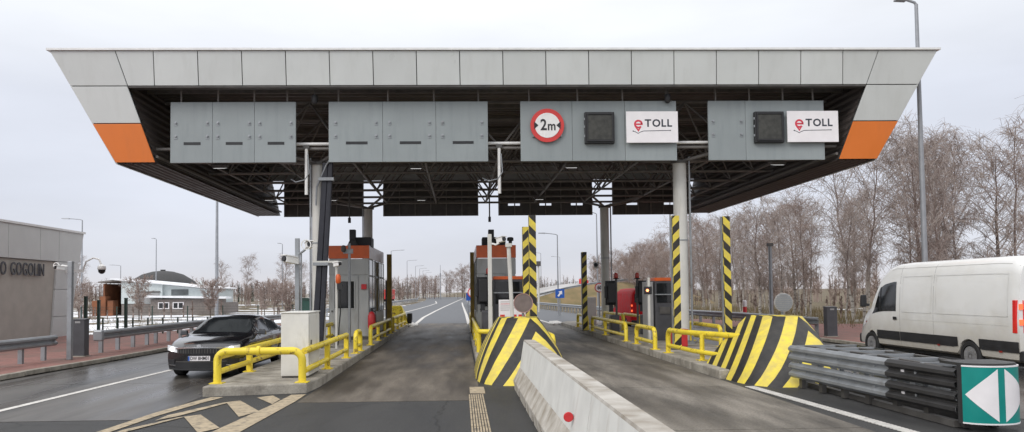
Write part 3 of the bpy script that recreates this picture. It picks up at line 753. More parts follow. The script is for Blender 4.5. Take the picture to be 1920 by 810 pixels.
# floodlights hung below the frame
fl = None
for (x, y) in ((-8.6, 26.9), (-9.2, 36.2), (-1.6, 27.2), (4.1, 27.2), (11.6, 26.8), (-1.9, 36.6), (3.9, 36.6), (10.8, 36.0), (-6.2, 36.4)):
    f0 = obj('floodlight', MB().hexa([(x-.22, y-.17, 6.50), (x+.22, y-.17, 6.50), (x+.22, y+.17, 6.56), (x-.22, y+.17, 6.56),
                                      (x-.28, y-.2, 6.62), (x+.28, y-.2, 6.62), (x+.28, y+.2, 6.66), (x-.28, y+.2, 6.66)]), 'steel_dark', canopy)
    obj('lens', MB().hexa([(x-.19, y-.15, 6.492), (x+.19, y-.15, 6.492), (x+.19, y+.15, 6.552), (x-.19, y+.15, 6.552),
                           (x-.19, y-.15, 6.499), (x+.19, y-.15, 6.499), (x+.19, y+.15, 6.559), (x-.19, y+.15, 6.559)]), 'float', f0)
# pale service pipe along the front chord
for a, b in ((-5.9, -4.0), (.6, 2.2), (6.6, 8.4)):
    obj('service_pipe', MB().path([(a, 24.28, 6.86), (b, 24.28, 6.86)], .05, 8), 'white', canopy)

# black cable trunking leaning against the left front column
ct = empty('cable_trunking', (-4.35, 24.8, .2), 'black bundled cable ducts leaning along the column beside the booth', 'cable duct')
for (dx, w) in ((0, .19), (.21, .16)):
    obj('duct', MB().hexa([(-4.90+dx, 24.60, .2), (-4.90+dx+w, 24.60, .2), (-4.90+dx+w, 24.74, .2), (-4.90+dx, 24.74, .2),
                           (-4.52+dx*.9, 24.56, 6.3), (-4.52+dx*.9+w, 24.56, 6.3), (-4.52+dx*.9+w, 24.70, 6.3), (-4.52+dx*.9, 24.70, 6.3)]), 'cable', ct, bev=.03)
for z, sh in ((2.96, -.16), (5.75, .02)):
    obj('clamp', MB().box(-4.66+sh, -4.16+sh, 24.48, 24.70, z-.05, z+.05), 'steel', ct)
obj('cable', MB().path([(-4.75, 24.66, 4.9), (-4.72, 24.64, 5.5), (-4.4, 24.55, 6.2), (-4.1, 24.4, 6.6), (-3.7, 24.2, 7.3)], .028, 6), 'steel', ct)

# hanging antenna tubes
for x, lab in ((-4.98, 'white hanging antenna tube beside the column with black ducts'), (1.29, 'white hanging antenna tube over the centre island')):
    a = empty('antenna_tube', (x, 24.3, 5.2), lab, 'antenna', 'white antenna tubes hung from the canopy front')
    obj('tube', MB().lathe([(.055, 5.2), (.055, 6.72)], (x, 24.26, 0), 10), 'white', a, smooth=True)
    obj('bracket', MB().box(x-.10, x+.10, 24.2, 24.4, 6.70, 6.80), 'steel_dark', a)
    obj('cable', MB().path([(x+.06, 24.2, 6.5), (x+.10, 24.2, 5.9), (x-.05, 24.22, 5.68), (x-.35, 24.3, 5.62), (x-.55, 24.5, 5.75)], .02, 6), 'steel', a)
# cameras tucked under the fascia
for x, lab in ((-4.62, 'dark camera hung below the fascia above the black ducts'), (6.75, 'dark camera hung below the fascia above the second logo panel gap')):
    a = empty('fascia_camera', (x, 23.75, 8.45), lab, 'camera', 'cameras under the canopy fascia')
    obj('stem', MB().tube((x, 23.8, 8.5), (x, 23.8, 8.3), .03, 6), 'steel_dark', a)
    obj('body', MB().lathe([(.06, 8.06), (.10, 8.12), (.10, 8.30), (.07, 8.34)], (x, 23.78, 0), 10), 'blackplastic', a, smooth=True)
# thin dark rods with sensors hung from the frame over the islands
for x, y, lab in ((-4.74, 32, 'dark rod sensor hanging above the grey toll booth beside the ducts'), (1.26, 32, 'dark rod sensor hanging above the centre toll booth')):
    a = empty('hanging_sensor', (x, y, 5.0), lab, 'sensor', 'sensor rods hanging under the canopy')
    obj('rod', MB().tube((x, y, 5.02), (x, y, 6.7), .03, 6), 'steel_dark', a)
    obj('head', MB().box(x-.055, x+.055, y-.055, y+.055, 5.0, 5.22), 'blackplastic', a)

# ------------------------------------------------------------------ grey sign boards on the front
boards = [
    ((-9.22, -5.24), [-9.22, -7.89, -6.56, -5.24], 'blank grey board of three panels next to the orange corner above the sedan', (0, 1, 2)),
    ((-4.20, .92), [-4.20, -2.47, -.76, .92], 'blank grey three panel board over the middle lane', (0, 1, 2)),
    ((1.97, 7.06), [1.97, 3.65, 5.37, 7.06], 'grey board carrying the round width limit sign', ()),
    ((8.10, 11.93), [8.10, 9.33, 11.93], 'grey two panel board next to the orange corner above the trees', (0,)),
]
for (x0, x1), js, lab, marks in boards:
    r = empty('sign_board', ((x0+x1)/2, 23.95, 6.2), lab, 'sign board', 'grey boards on the canopy front')
    for k in range(len(js)-1):
        p = obj('panel', MB().box(js[k]+.004, js[k+1]-.004, 23.90, 23.98, 6.2, 8.15), 'board', r, bev=.006)
        if k in marks:
            a, b = js[k], js[k+1]; w = b-a
            if not (lab.startswith('grey two')):
                obj('slot', MB().box(a+w*.32, a+w*.72, 23.893, 23.91, 6.77, 6.86), 'black', p)
            for fx in (.13, .88):
                for z in (7.05, 7.48): 
                    q = MB().lathe([(.05, 0), (.05, -.01), (.03, -.012), (.03, -.05)], (a+w*fx, 23.90, z), 8, axis='y')
                    q.box(a+w*fx-.05, a+w*fx+.05, 23.885, 23.90, z-.09, z-.07)
                    obj('fixing', q, 'steel', p)
    obj('hanger', MB().box(x0+.4, x0+.48, 23.98, 24.3, 6.8, 6.9).box(x1-.48, x1-.4, 23.98, 24.3, 6.8, 6.9), 'steel_dark', r)
    for x in (x0+.3, x0+(x1-x0)*.37, x0+(x1-x0)*.66, x1-.3):
        obj('hanger', MB().tube((x, 24.02, 8.1), (x, 24.02, 8.75), .03, 6), 'truss', r)
# boards facing the other way on the far edge: their unpainted backs with ribs and through slots
for (x0, x1), slots, lab in (((-9.45, -5.19), 0, 'dark back of far board left of the booth column'), ((-4.15, .98), 0, 'dark back of far board over the middle lane'),
                             ((2.06, 7.18), 3, 'dark back of far board with three light slots'), ((8.26, 12.46), 2, 'dark back of far board behind the pale column')):
    r = empty('far_sign_board', ((x0+x1)/2, 40.2, 6.1), lab, 'sign board', 'boards on the far canopy edge seen from behind')
    obj('lower_panel', MB().box(x0, x1, 40.2, 40.24, 6.11, 6.64), 'steel_dark', r)
    obj('upper_panel', MB().box(x0, x1, 40.2, 40.24, 6.76, 8.05), 'steel_dark', r)
    xs_ = [x0]
    if slots:
        for k in range(slots):
            c = x0+(x1-x0)*(k+.5)/slots; xs_ += [c-.32, c+.32]
    xs_ += [x1]
    mb = MB()
    for k in range(0, len(xs_), 2): mb.box(xs_[k], xs_[k+1], 40.203, 40.237, 6.63, 6.77)
    obj('slot_bridge', mb, 'steel_dark', r)
    n = 6
    for k in range(n+1):
        x = x0+.05+(x1-x0-.1)*k/n; obj('rib', MB().box(x-.03, x+.03, 40.12, 40.199, 6.12, 8.03), 'truss', r)
    for z in (6.9, 7.6): obj('rail', MB().box(x0, x1, 40.05, 40.119, z-.03, z+.03), 'truss', r)

# ------------------------------------------------------------------ signs on the boards
def disc_y(r, y0, y1, c, n=40): return MB().lathe([(r, y0), (r, y1)], (c[0], 0, c[1]), n, axis='y')
w = empty('width_limit_sign', (2.83, 23.8, 7.34), 'round red ringed sign reading 2m with two black arrows', 'sign')
obj('back', disc_y(.545, 23.80, 23.83, (2.83, 7.34)), 'signred', w)
obj('face', disc_y(.405, 23.790, 23.801, (2.83, 7.34)), 'white', w)
text_obj('2', .50, 'black', w, (2.71, 23.785, 7.34), ext=.004, bold=.010, name='numeral', sx=.85)
text_obj('m', .42, 'black', w, (2.97, 23.785, 7.31), ext=.004, bold=.008, name='letter', sx=.85)
for s in (-1, 1):
    obj('arrow', MB().prism([(2.83+s*.425, 7.22), (2.83+s*.425, 7.46), (2.83+s*.29, 7.34)], 'y', 23.781, 23.789), 'black', w)
obj('bracket', MB().box(2.35, 3.31, 23.83, 23.90, 6.98, 7.04), 'steel', w)
for x0, lab in ((4.04, 'dark square LED display between the 2m sign and the logo'), (9.58, 'dark square LED display on the two panel board')):
    d = empty('led_display', (x0+.48, 23.8, 6.74), lab, 'display', 'LED lane displays')
    obj('housing', MB().box(x0, x0+.96, 23.74, 23.90, 6.74, 7.76), 'blackplastic', d, bev=.02)
    obj('screen', MB().box(x0+.09, x0+.87, 23.728, 23.739, 6.86, 7.66), 'led', d)
    f_ = MB()
    f_.box(x0+.05, x0+.91, 23.70, 23.739, 6.80, 6.85); f_.box(x0+.05, x0+.91, 23.70, 23.739, 7.67, 7.72); f_.box(x0+.05, x0+.09, 23.705, 23.738, 6.85, 7.67); f_.box(x0+.87, x0+.91, 23.705, 23.738, 6.85, 7.67)
    obj('hood', f_, 'blackplastic', d)
    for z in (6.95, 7.25, 7.5): obj('hinge', MB().box(x0-.03, x0+.005, 23.76, 23.80, z, z+.07), 'steel', d)
M['logored'] = mat('logo_red', (.62, .045, .075), .45, var=.03)
M['logodark'] = mat('logo_dark', (.03, .035, .05), .45, var=.05)
for x0, lab in ((5.38, 'white eTOLL logo sign hanging over the narrow lane'), (10.64, 'white eTOLL logo sign beside the orange corner')):
    s = empty('logo_sign', (x0+.84, 23.8, 6.75), lab, 'sign', 'eTOLL logo signs')
    obj('sheet', MB().box(x0, x0+1.68, 23.74, 23.78, 6.75, 7.77), 'white_clean', s, bev=.008)
    obj('frame', MB().box(x0+.1, x0+1.58, 23.781, 23.90, 6.85, 6.90).box(x0+.1, x0+1.58, 23.781, 23.90, 7.6, 7.65), 'steel', s)
    cx, cz, yy = x0+.39, 7.355, 23.736
    # the e: open ring with a bar, ending in a pin point
    ring = MB(); A0, A1, n = R(-32), R(300), 30; A0 = R(0); A1 = R(318)
    for k in range(n+1):
        a = A0+(A1-A0)*k/n
        for rr in (.082, .142): ring.v.append((cx+rr*math.cos(a), yy, cz+rr*math.sin(a)))
    for k in range(n): ring.f.append((2*k, 2*k+1, 2*k+3, 2*k+2))
    m0 = len(ring.v); ring.v += [(v[0], yy+.008, v[2]) for v in ring.v[:m0]]
    ring.f += [tuple(i+m0 for i in f) for f in ring.f]
    ring.box(cx-.08, cx+.139, yy, yy+.006, cz-.030, cz+.022)
    ring.prism([(cx-.12, cz-.08), (cx-.05, cz-.125), (cx, cz-.165), (cx+.05, cz-.125), (cx+.085, cz-.11), (cx+.0, cz-.25)], 'y', yy+.001, yy+.006)
    obj('logo_mark', ring, 'logored', s)
    pos = x0+.60
    for ch in 'TOLL':
        t = text_obj(ch, .335, 'logodark', s, (pos, yy+.003, 7.375), ext=.003, bold=.009, align='LEFT')
        a, b = text_width(t.data); pos += (b-a)+.035; t.location.x -= a
    pts = [(x0+.22, 7.13), (x0+.30, 7.10), (x0+.38, 7.055), (x0+.46, 7.10), (x0+.56, 7.132), (x0+1.42, 7.145)]
    ul = MB()
    for (p, q) in zip(pts[:-1], pts[1:]):
        ul.hexa([(p[0], yy, p[1]-.010), (q[0], yy, q[1]-.010), (q[0], yy+.005, q[1]-.010), (p[0], yy+.005, p[1]-.010), (p[0], yy, p[1]+.010), (q[0], yy, q[1]+.010), (q[0], yy+.005, q[1]+.010), (p[0], yy+.005, p[1]+.010)])
    ul.lathe([(.02, yy-.001), (.02, yy+.005)], (x0+.22, 0, 7.13), 10, axis='y').lathe([(.018, yy-.001), (.018, yy+.005)], (x0+1.43, 0, 7.145), 10, axis='y')
    obj('underline', ul, 'logodark', s)
# ------------------------------------------------------------------ yellow tube rails
RR = .07
def rail_run(label, x, y0, y1, posts, ends=('bend', 'bend'), z=.2, top=.62, low=.20, group='yellow tube rails on the islands', lean=0.0, lower=True):
    """run along Y: bent top rail coming down at its ends, lower rail, straight posts between"""
    r = empty('guard_rail', (x, (y0+y1)/2, z), label, 'guard rail', group)
    rad = .22; pts = []
    if ends[0] == 'bend': pts += [(x, y0, z), (x, y0, z+top-rad)]+[tuple(p) for p in arc((x, y0+rad, z+top-rad), rad, math.pi, math.pi/2, 6, ((0, 1, 0), (0, 0, 1)))]
    else: pts += [(x, y0, z+top)]
    if ends[1] == 'bend': pts += [tuple(p) for p in arc((x, y1-rad, z+top-rad), rad, math.pi/2, 0, 6, ((0, 1, 0), (0, 0, 1)))]+[(x, y1, z)]
    else: pts += [(x, y1, z+top)]
    obj('top_rail', MB().path(pts, RR, 10), 'yellow', r, smooth=True, ang=60)
    if lower: obj('lower_rail', MB().path([(x, y0+.02, z+low), (x, y1-.02, z+low)], RR*.85, 10), 'yellow', r, smooth=True, ang=60)
    for y in posts:
        p = obj('post', MB().path([(x, y, z+.006), (x, y, z+top)], RR*.9, 10), 'yellow', r, smooth=True, ang=60)
        obj('foot_plate', MB().box(x-.13, x+.13, y-.13, y+.13, z, z+.018), 'yellow', p)
    for y, e_ in ((y0, ends[0]), (y1, ends[1])):
        if e_ == 'bend': obj('foot_plate', MB().box(x-.13, x+.13, y-.13, y+.13, z, z+.016), 'yellow', r)
    return r
# left island: U-shaped front frame
fr = empty('guard_rail', (-4.08, 15.4, .2), 'yellow tube frame across the front of the island before the cream cabinet', 'guard rail', 'yellow tube rails on the islands')
z0, zt_ = .2, .84; xa, xb_ = -4.95, -3.24; rad = .2
pts = [(xa, 15.36, z0), (xa, 15.36, zt_-rad)]+[tuple(p) for p in arc((xa+rad, 15.36, zt_-rad), rad, math.pi, math.pi/2, 6, ((1, 0, 0), (0, 0, 1)))]
pts += [tuple(p) for p in arc((xb_-rad, 15.36, zt_-rad), rad, math.pi/2, 0, 6, ((1, 0, 0), (0, 0, 1)))]+[(xb_, 15.36, z0)]
obj('front_tube', MB().path(pts, .078, 12), 'yellow', fr, smooth=True, ang=60)
obj('collar', MB().lathe([(.078, -.035), (.105, -.03), (.105, .03), (.078, .035)], (-4.12, 15.36, zt_), 14, axis='x'), 'yellow', fr, smooth=True)
for x, ye, ps, zt_ in ((xb_+.04, 21.0, (18.0, 20.95), zt_), (xa+.02, 21.5, (17.6, 21.4), .75)):
    obj('side_top_tube', MB().path([(x, 15.40, zt_-.01), (x, ye, zt_-.01)], .07, 10), 'yellow', fr, smooth=True, ang=60)
    obj('side_lower_tube', MB().path([(x, 15.40, .43), (x, ye, .43)], .06, 10), 'yellow', fr, smooth=True, ang=60)
    for y in ps:
        p = obj('post', MB().box(x-.06, x+.06, y-.07, y+.07, .206, zt_-.03), 'yellow', fr, bev=.015)
        obj('foot_plate', MB().box(x-.12, x+.12, y-.13, y+.13, .2, .218), 'yellow', p)
for x in (xa, xb_): obj('foot_plate', MB().box(x-.13, x+.13, 15.23, 15.49, .2, .216), 'yellow', fr)
rail_run('short yellow hoop beside the fire extinguisher', -3.16, 22.5, 23.5, ())
rail_run('yellow rail run alongside the windowed flank of the left booth', -3.14, 26.0, 33.2, (28.4, 30.8))
rail_run('yellow rail run behind the left booth by the plain ochre post', -3.14, 34.6, 41.6, (37, 39.4))
rail_run('yellow rail run on the sedan side of the left booth', -4.98, 25.9, 33.2, (28.4, 30.8))
# centre island
r = empty('guard_rail', (.52, 22.3, .2), 'worn yellow rail bending into the centre striped nose', 'guard rail', 'yellow tube rails on the islands')
pts = [(.52, 41, .82), (.52, 22.4, .82)]+[tuple(p) for p in arc((.52+.22, 22.4, .82), .22, math.pi, 1.5*math.pi, 5, ((1, 0, 0), (0, 1, 0)))][1:]+[(1.0, 22.18, .82)]
obj('top_rail', MB().path(pts, RR, 10), 'yellow', r, smooth=True, ang=60)
obj('lower_rail', MB().path([(.52, 41, .42), (.52, 22.4, .42)], RR*.85, 10), 'yellow', r, smooth=True, ang=60)
for y in (22.35, 25, 28, 31, 34.3, 37.5, 40.9): obj('post', MB().path([(.52, y, .2), (.52, y, .8)], .07, 10), 'yellow', r, smooth=True, ang=60)
rail_run('yellow rail run on the narrow lane side of the centre island', 2.38, 19.4, 23.8, (21.5,))
rail_run('yellow rail run beside the centre booth facing the narrow lane', 2.38, 27.2, 36, (30, 33))
# right island
r = empty('guard_rail', (5.92, 19.5, .2), 'long yellow rail next to the striped nose and pale column', 'guard rail', 'yellow tube rails on the islands')
pts = [(6.80, 17.0, .88), (6.45, 18.2, .88), (6.05, 19.4, .87), (5.93, 20.2, .86)]+[tuple(p) for p in arc((5.92, 21.3-.22, .86-.22), .22, math.pi/2, 0, 6, ((0, 1, 0), (0, 0, 1)))]+[(5.92, 21.3, .2)]
obj('top_rail', MB().path(pts, RR, 10), 'yellow', r, smooth=True, ang=60)
obj('lower_rail', MB().path([(6.45, 16.9, .42), (6.2, 18.0, .42), (5.98, 19.2, .42), (5.92, 21.28, .42)], RR*.85, 10), 'yellow', r, smooth=True, ang=60)
for x, y in ((6.12, 18.9),):
    p = obj('post', MB().path([(x, y, .206), (x, y, .86)], RR*.9, 10), 'yellow', r, smooth=True, ang=60); obj('foot_plate', MB().box(x-.13, x+.13, y-.13, y+.13, .2, .218), 'yellow', p)
obj('foot_plate', MB().box(5.79, 6.05, 21.17, 21.43, .2, .216), 'yellow', r)
rail_run('short yellow hoop beside the slim pole with the red signal', 5.88, 22.6, 25.0, ())
rail_run('yellow rail run in front of the dark signals', 5.84, 26.4, 33.2, (30.2,))
rail_run('yellow hoop at the far end by the black and brown post', 5.82, 34.4, 37.2, ())
rail_run('yellow rail run on the van side of the striped post', 8.18, 17.2, 21.8, (19.5,))
rail_run('yellow rail run on the van side behind the pale column', 8.18, 23.4, 29.5, (26.4,))
rail_run('yellow rail run on the van side near the red van', 8.18, 31.0, 37.5, (34.2,))
rail_run('worn yellow inner rail behind the dark signals', 7.3, 33.6, 38.0, (35.8,), top=.7)

# ------------------------------------------------------------------ striped noses
def nose(label, x0, w, yf, m, skew=0.0, rj=0):
    """bull nose: wide rounded base tapering to a small flat top, striped; uv = distance from the ridge, height"""
    r = empty('striped_nose', (x0+w/2, yf+1.2, 0), label, 'crash nose', 'striped crash noses before the islands')
    def loop(hw, y_front, depth, cx, n=12, corner=.55):
        # U-shaped: back straight, rounded/facetted front
        pts = []
        for k in range(n+1):
            a = math.pi+math.pi*k/n
            c, s = math.cos(a), math.sin(a)
            x = cx+hw*math.copysign(abs(c)**corner, c); y = y_front+depth*(1+math.copysign(abs(s)**corner*1, s)) if False else y_front+depth*(1-abs(s)**.9)
            pts.append((x, y))
        return pts
    lv = []
    H = 1.36; nz_ = 8
    cx = x0+w/2
    for k in range(nz_+1):
        t = k/nz_
        hw = w/2*(1-.545*t**1.55); yfz = yf+2.0*t**1.25; dep = 1.5*(1-.45*t)
        p = loop(hw, yfz, dep, cx+skew*t)
        yb = yf+3.2
        p = [(p[0][0], yb)]+p+[(p[-1][0], yb)]
        lv.append([(x, y, H*t) for x, y in p])
    mb = MB(); n = len(lv[0])
    for k, l in enumerate(lv):
        # arc length from the ridge on the base loop scaled by height
        mid = n//2+rj
        s = [0]*n
        for j in range(mid+1, n): s[j] = s[j-1]+(Vector(lv[k][j])-Vector(lv[k][j-1])).length
        for j in range(mid-1, -1, -1): s[j] = s[j+1]-(Vector(lv[k][j])-Vector(lv[k][j+1])).length
        for j, p in enumerate(l):
            mb.u[len(mb.v)] = (s[j], p[2]); mb.v.append(p)
    for k in range(nz_):
        for j in range(n-1):
            a = k*n+j; mb.f.append((a, a+1, a+n+1, a+n))
    e_ = nz_*n
    mb.f.append(tuple(e_+j for j in range(n)))
    mb.f.append(tuple([k*n for k in range(nz_+1)]+[k*n+n-1 for k in range(nz_, -1, -1)]))
    o = obj('shell', mb, m, r, smooth=True, ang=50)
    return r
nose('yellow and black striped nose behind the concrete barrier', .32, 2.12, 15.85, 'stripe_nose', .04, 1)
nose('yellow and black striped nose behind the grey crash cushion', 5.88, 2.2, 15.0, 'stripe_nose_b', .55, 1)

# ------------------------------------------------------------------ hazard posts (square section, striped plates)
def hazard_post(label, x, y, h, m, w=.21, z=.2, plate=True):
    r = empty('hazard_post', (x, y, z), label, 'post', 'square posts on the islands')
    mb = MB(); i = len(mb.v); hw = w/2
    per = 0
    cs = [(-hw, -hw), (hw, -hw), (hw, hw), (-hw, hw), (-hw, -hw)]
    for zz in (z, h):
        for k, c in enumerate(cs): mb.u[len(mb.v)] = (k*w, zz); mb.v.append((x+c[0], y+c[1], zz))
    for k in range(4): mb.f.append((k, k+1, 6+k, 5+k))
    mb.u[len(mb.v)] = (0, h)
    mb.f.append((5, 6, 7, 8))
    obj('profile', mb, m, r)
    obj('foot_plate', MB().box(x-.2, x+.2, y-.2, y+.2, z, z+.02), 'steel_dark', r)
    if plate: obj('backing_rail', MB().box(x-hw-.035, x-hw-.004, y-.05, y+.05, z+.02, h-.02), 'steel', r)
    return r
M['post_back'] = mat('post_ochre', (.30, .20, .04), .6, var=.25, scale=3)
hazard_post('yellow and black post standing before the pale column', 6.53, 22.5, 4.25, 'stripe_post_b')
hazard_post('yellow and black post between the birches and the pale column', 8.08, 22.5, 4.22, 'stripe_post_a')
hazard_post('taller yellow and black post behind the centre nose', 2.17, 22.5, 4.30, 'stripe_post_a', plate=False)
hazard_post('shorter yellow and black post just behind the taller centre one', 2.20, 25.2, 4.18, 'stripe_post_b', plate=False)
M['stripe_dim'] = stripe_mat('hazard_post_dull', -1.0, 1.0, .46)
hazard_post('dull striped post at the far end of the narrow lane', 5.58, 33.6, 3.75, 'stripe_dim')
hazard_post('plain ochre post behind the left booth', -3.26, 34.2, 3.75, 'post_back', plate=False)
hazard_post('dark ochre post on the lane side of the centre booth', .50, 33.0, 3.75, 'post_back', w=.17, plate=False)
hazard_post('thin dark post by the far end of the left booth', -3.62, 36.4, 2.6, 'steel_dark', w=.09, plate=False)

# ------------------------------------------------------------------ toll booths
def booth(label, x0, y0, roof_left):
    W, L, z0, z1 = 1.57, 5.5, .2, 3.84
    x1, y1 = x0+W, y0+L
    r = empty('toll_booth', (x0+W/2, y0+L/2, z0), label, 'toll booth', 'grey toll booths with orange bands')
    obj('plinth', MB().box(x0+.04, x1-.04, y0+.04, y1-.04, z0, z0+.12), 'steel_dark', r)
    b = obj('wall', MB().box(x0+.03, x1-.03, y0+.03, y1-.03, z0+.12, 3.32), 'booth', r)
    # orange band: front orange plate, flanks coloured pale to stand for their reflection
    obj('band', MB().box(x0, x1, y0, y0+.06, 3.34, z1), 'booth_orange', r, bev=.008)
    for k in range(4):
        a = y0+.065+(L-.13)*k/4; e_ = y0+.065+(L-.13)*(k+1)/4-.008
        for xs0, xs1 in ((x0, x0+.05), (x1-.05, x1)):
            p = obj('flank_band', MB().box(xs0, xs1, a, e_, 3.34, z1), 'flank', r); p['label'] = 'flank panel of the booth band with painted pale reflection'
    obj('roof', MB().box(x0+.06, x1-.06, y0+.07, y1-.05, z1-.12, z1-.03), 'steel', r)
    # front: header panel, door with window, side light panel
    obj('header_panel', MB().box(x0+.02, x1-.02, y0, y0+.028, 2.72, 3.32), 'booth', r, bev=.006)
    d = obj('door', MB().box(x0+.10, x0+1.14, y0-.004, y0+.028, .34, 2.68), 'booth', r, bev=.01)
    obj('window', MB().box(x0+.24, x0+.98, y0-.016, y0-.005, 1.42, 2.45), 'glassdark', d)
    fm = MB().box(x0+.19, x0+.235, y0-.025, y0-.005, 1.37, 2.5).box(x0+.985, x0+1.03, y0-.025, y0-.005, 1.37, 2.5).box(x0+.235, x0+.985, y0-.024, y0-.005, 2.455, 2.5).box(x0+.235, x0+.985, y0-.024, y0-.005, 1.37, 1.415)
    obj('window_frame', fm, 'booth', d)
    obj('handle', MB().box(x0+.12, x0+.17, y0-.06, y0-.005, 1.28, 1.34), 'steel_dark', d)
    obj('side_panel', MB().box(x0+1.18, x1-.03, y0, y0+.028, .34, 2.68), 'booth', r, bev=.006)
    obj('alarm_box', MB().box(x0+1.27, x0+1.47, y0-.09, y0-.001, 2.14, 2.34), 'red', r, bev=.015)
    # flanks: panelled with window grid
    for xs, s in ((x0, -1), (x1, 1)):
        for k in range(5):
            a = y0+.08+(L-.16)*k/5; e_ = y0+.08+(L-.16)*(k+1)/5-.02
            xa_, xb2 = (xs-.0, xs+.03) if s < 0 else (xs-.03, xs)
            obj('flank_panel', MB().box(xa_, xb2, a, e_, .34, 1.18), 'booth', r, bev=.006)
            obj('flank_window', MB().box(xa_+(.004 if s < 0 else 0), xb2-(.004 if s > 0 else 0), a+.03, e_-.03, 1.24, 2.62), 'glasspale', r)
            obj('flank_window', MB().box(xa_+(.004 if s < 0 else 0), xb2-(.004 if s > 0 else 0), a+.03, e_-.03, 2.70, 3.28), 'glasspale', r)
            obj('mullion', MB().box(xa_-.01 if s < 0 else xa_, xb2+(.01 if s > 0 else 0), e_-.02, e_+.03, 1.20, 3.32), 'booth', r)
    # equipment on the roof
    bx = x0+.93 if roof_left else x0+.25
    obj('roof_unit', MB().box(bx, bx+.95 if not roof_left else x1+.02, y0+.5, y0+1.4, z1-.03, z1+.36), 'blackplastic', r, bev=.03)
    return r
M['flank'] = mat('booth_flank_reflection', (.55, .42, .39), .35, var=.06)  # pale reflection on the band's flanks, put into the base colour
booth('grey toll booth with orange band beside the white antenna tube', -5.11, 29.0, True)
booth('grey toll booth with orange band on the centre island', .62, 29.5, False)
# dark vertical housings standing in front of the booth roofs
for x, y, z, lab in ((-4.20, 29.2, 3.81, 'black camera housing on the roof of the left booth'), (1.22, 29.7, 3.81, 'black camera housing on the roof of the centre booth')):
    r = empty('roof_housing', (x, y, z), lab, 'camera', 'black housings on booth roofs')
    obj('stand', MB().hexa([(x-.22, y-.1, z), (x+.22, y-.1, z), (x+.22, y+.1, z), (x-.22, y+.1, z), (x-.11, y-.08, z+.25), (x+.11, y-.08, z+.25), (x+.11, y+.08, z+.25), (x-.11, y+.08, z+.25)]), 'blackplastic', r)
    obj('body', MB().box(x-.115, x+.115, y-.14, y+.14, z+.25, z+.66), 'blackplastic', r, bev=.02)
r = empty('roof_vent', (2.0, 29.9, 3.81), 'small black vent pipe on the centre booth roof', 'vent')
obj('pipe', MB().lathe([(.07, 3.81), (.07, 4.02), (.13, 4.04), (.13, 4.15), (.08, 4.18)], (2.0, 29.9, 0), 12), 'blackplastic', r, smooth=True)

# fire extinguisher at the left booth
r = empty('fire_extinguisher', (-3.42, 28.7, .5), 'red fire extinguisher hung at the corner of the left booth', 'extinguisher')
obj('bottle', MB().lathe([(.02, .60), (.13, .62), (.15, .70), (.15, 1.12), (.10, 1.24), (.04, 1.30)], (-3.42, 28.75, 0), 14), 'red', r, smooth=True)
obj('valve', MB().box(-3.47, -3.37, 28.70, 28.80, 1.28, 1.40).box(-3.46, -3.28, 28.73, 28.77, 1.38, 1.42), 'blackplastic', r)
obj('hose', MB().path([(-3.40, 28.68, 1.36), (-3.26, 28.62, 1.25), (-3.24, 28.62, .85), (-3.33, 28.62, .72)], .018, 6), 'rubber', r, smooth=True)
obj('bracket', MB().box(-3.50, -3.34, 28.80, 29.02, .80, .86).box(-3.45, -3.39, 28.9, 29.0, .2, .86), 'steel', r)

# ------------------------------------------------------------------ cream cabinet and camera mast on the left island
r = empty('control_cabinet', (-3.56, 16.5, .2), 'tall cream control cabinet inside the yellow front frame', 'cabinet')
obj('body', MB().box(-3.86, -3.27, 16.15, 17.35, .24, 1.58), 'cabinet', r, bev=.012)
obj('plinth', MB().box(-3.84, -3.29, 16.17, 17.33, .2, .24), 'steel_dark', r)
obj('lid', MB().box(-3.88, -3.25, 16.13, 17.37, 1.582, 1.605), 'cabinet', r, bev=.006)
obj('door', MB().box(-3.268, -3.255, 16.22, 17.28, .3, 1.54), 'cabinet', r, bev=.004)
obj('lock', MB().box(-3.256, -3.235, 16.28, 16.33, .9, 1.0), 'steel_dark', r)

def cctv(mb_list, c, yaw, pitch=-.15, L=.30, r=.055):
    """bullet camera: body, hood and lens as three builders aimed along yaw"""
    m = Matrix.Translation(Vector(c)) @ Euler((0, 0, yaw)).to_matrix().to_4x4() @ Euler((pitch, 0, 0)).to_matrix().to_4x4()
    b = MB().box(-r, r, 0, -L, -r, r); b.xf(m)
    h = MB().box(-r*1.25, r*1.25, -L-.05, .02, r, r+.02); h.xf(m)
    l = MB().lathe([(r*.85, -L-.045), (r*.85, -L+.02)], (0, 0, 0), 12, axis='y'); l.xf(m)
    return b, h, l
def add_cctv(root, c, yaw, pitch=-.12, L=.3, r=.055, m='white'):
    b, h, l = cctv(None, c, yaw, pitch, L, r)
    o = obj('camera_body', b, m, root, bev=.012); obj('hood', h, m, o); obj('lens', l, 'black', o)
    return o
r = empty('camera_mast', (-3.78, 17.9, .2), 'grey mast with two white cameras behind the cream cabinet', 'camera mast')
obj('pole', MB().box(-3.94, -3.84, 17.85, 17.95, .2, 3.32), 'steel', r, bev=.01)
obj('conduit', MB().path([(-3.80, 17.9, .3), (-3.80, 17.9, 3.0)], .02, 6), 'steel', r)
obj('arm', MB().path([(-3.89, 17.9, 2.92), (-3.72, 17.75, 3.0), (-3.62, 17.7, 3.08)], .03, 6), 'steel', r)
add_cctv(r, (-3.62, 17.8, 3.12), R(20), L=.26, r=.07)
obj('ring', MB().lathe([(.10, -.02), (.12, -.02), (.12, .02), (.10, .02)], (-3.60, 17.5, 3.14), 16, axis='y', ring=True), 'white', r, smooth=True)
add_cctv(r, (-3.92, 17.8, 2.78), R(-40), L=.30, r=.075)
obj('bracket', MB().box(-4.02, -3.84, 17.76, 17.86, 2.70, 2.84), 'white', r)
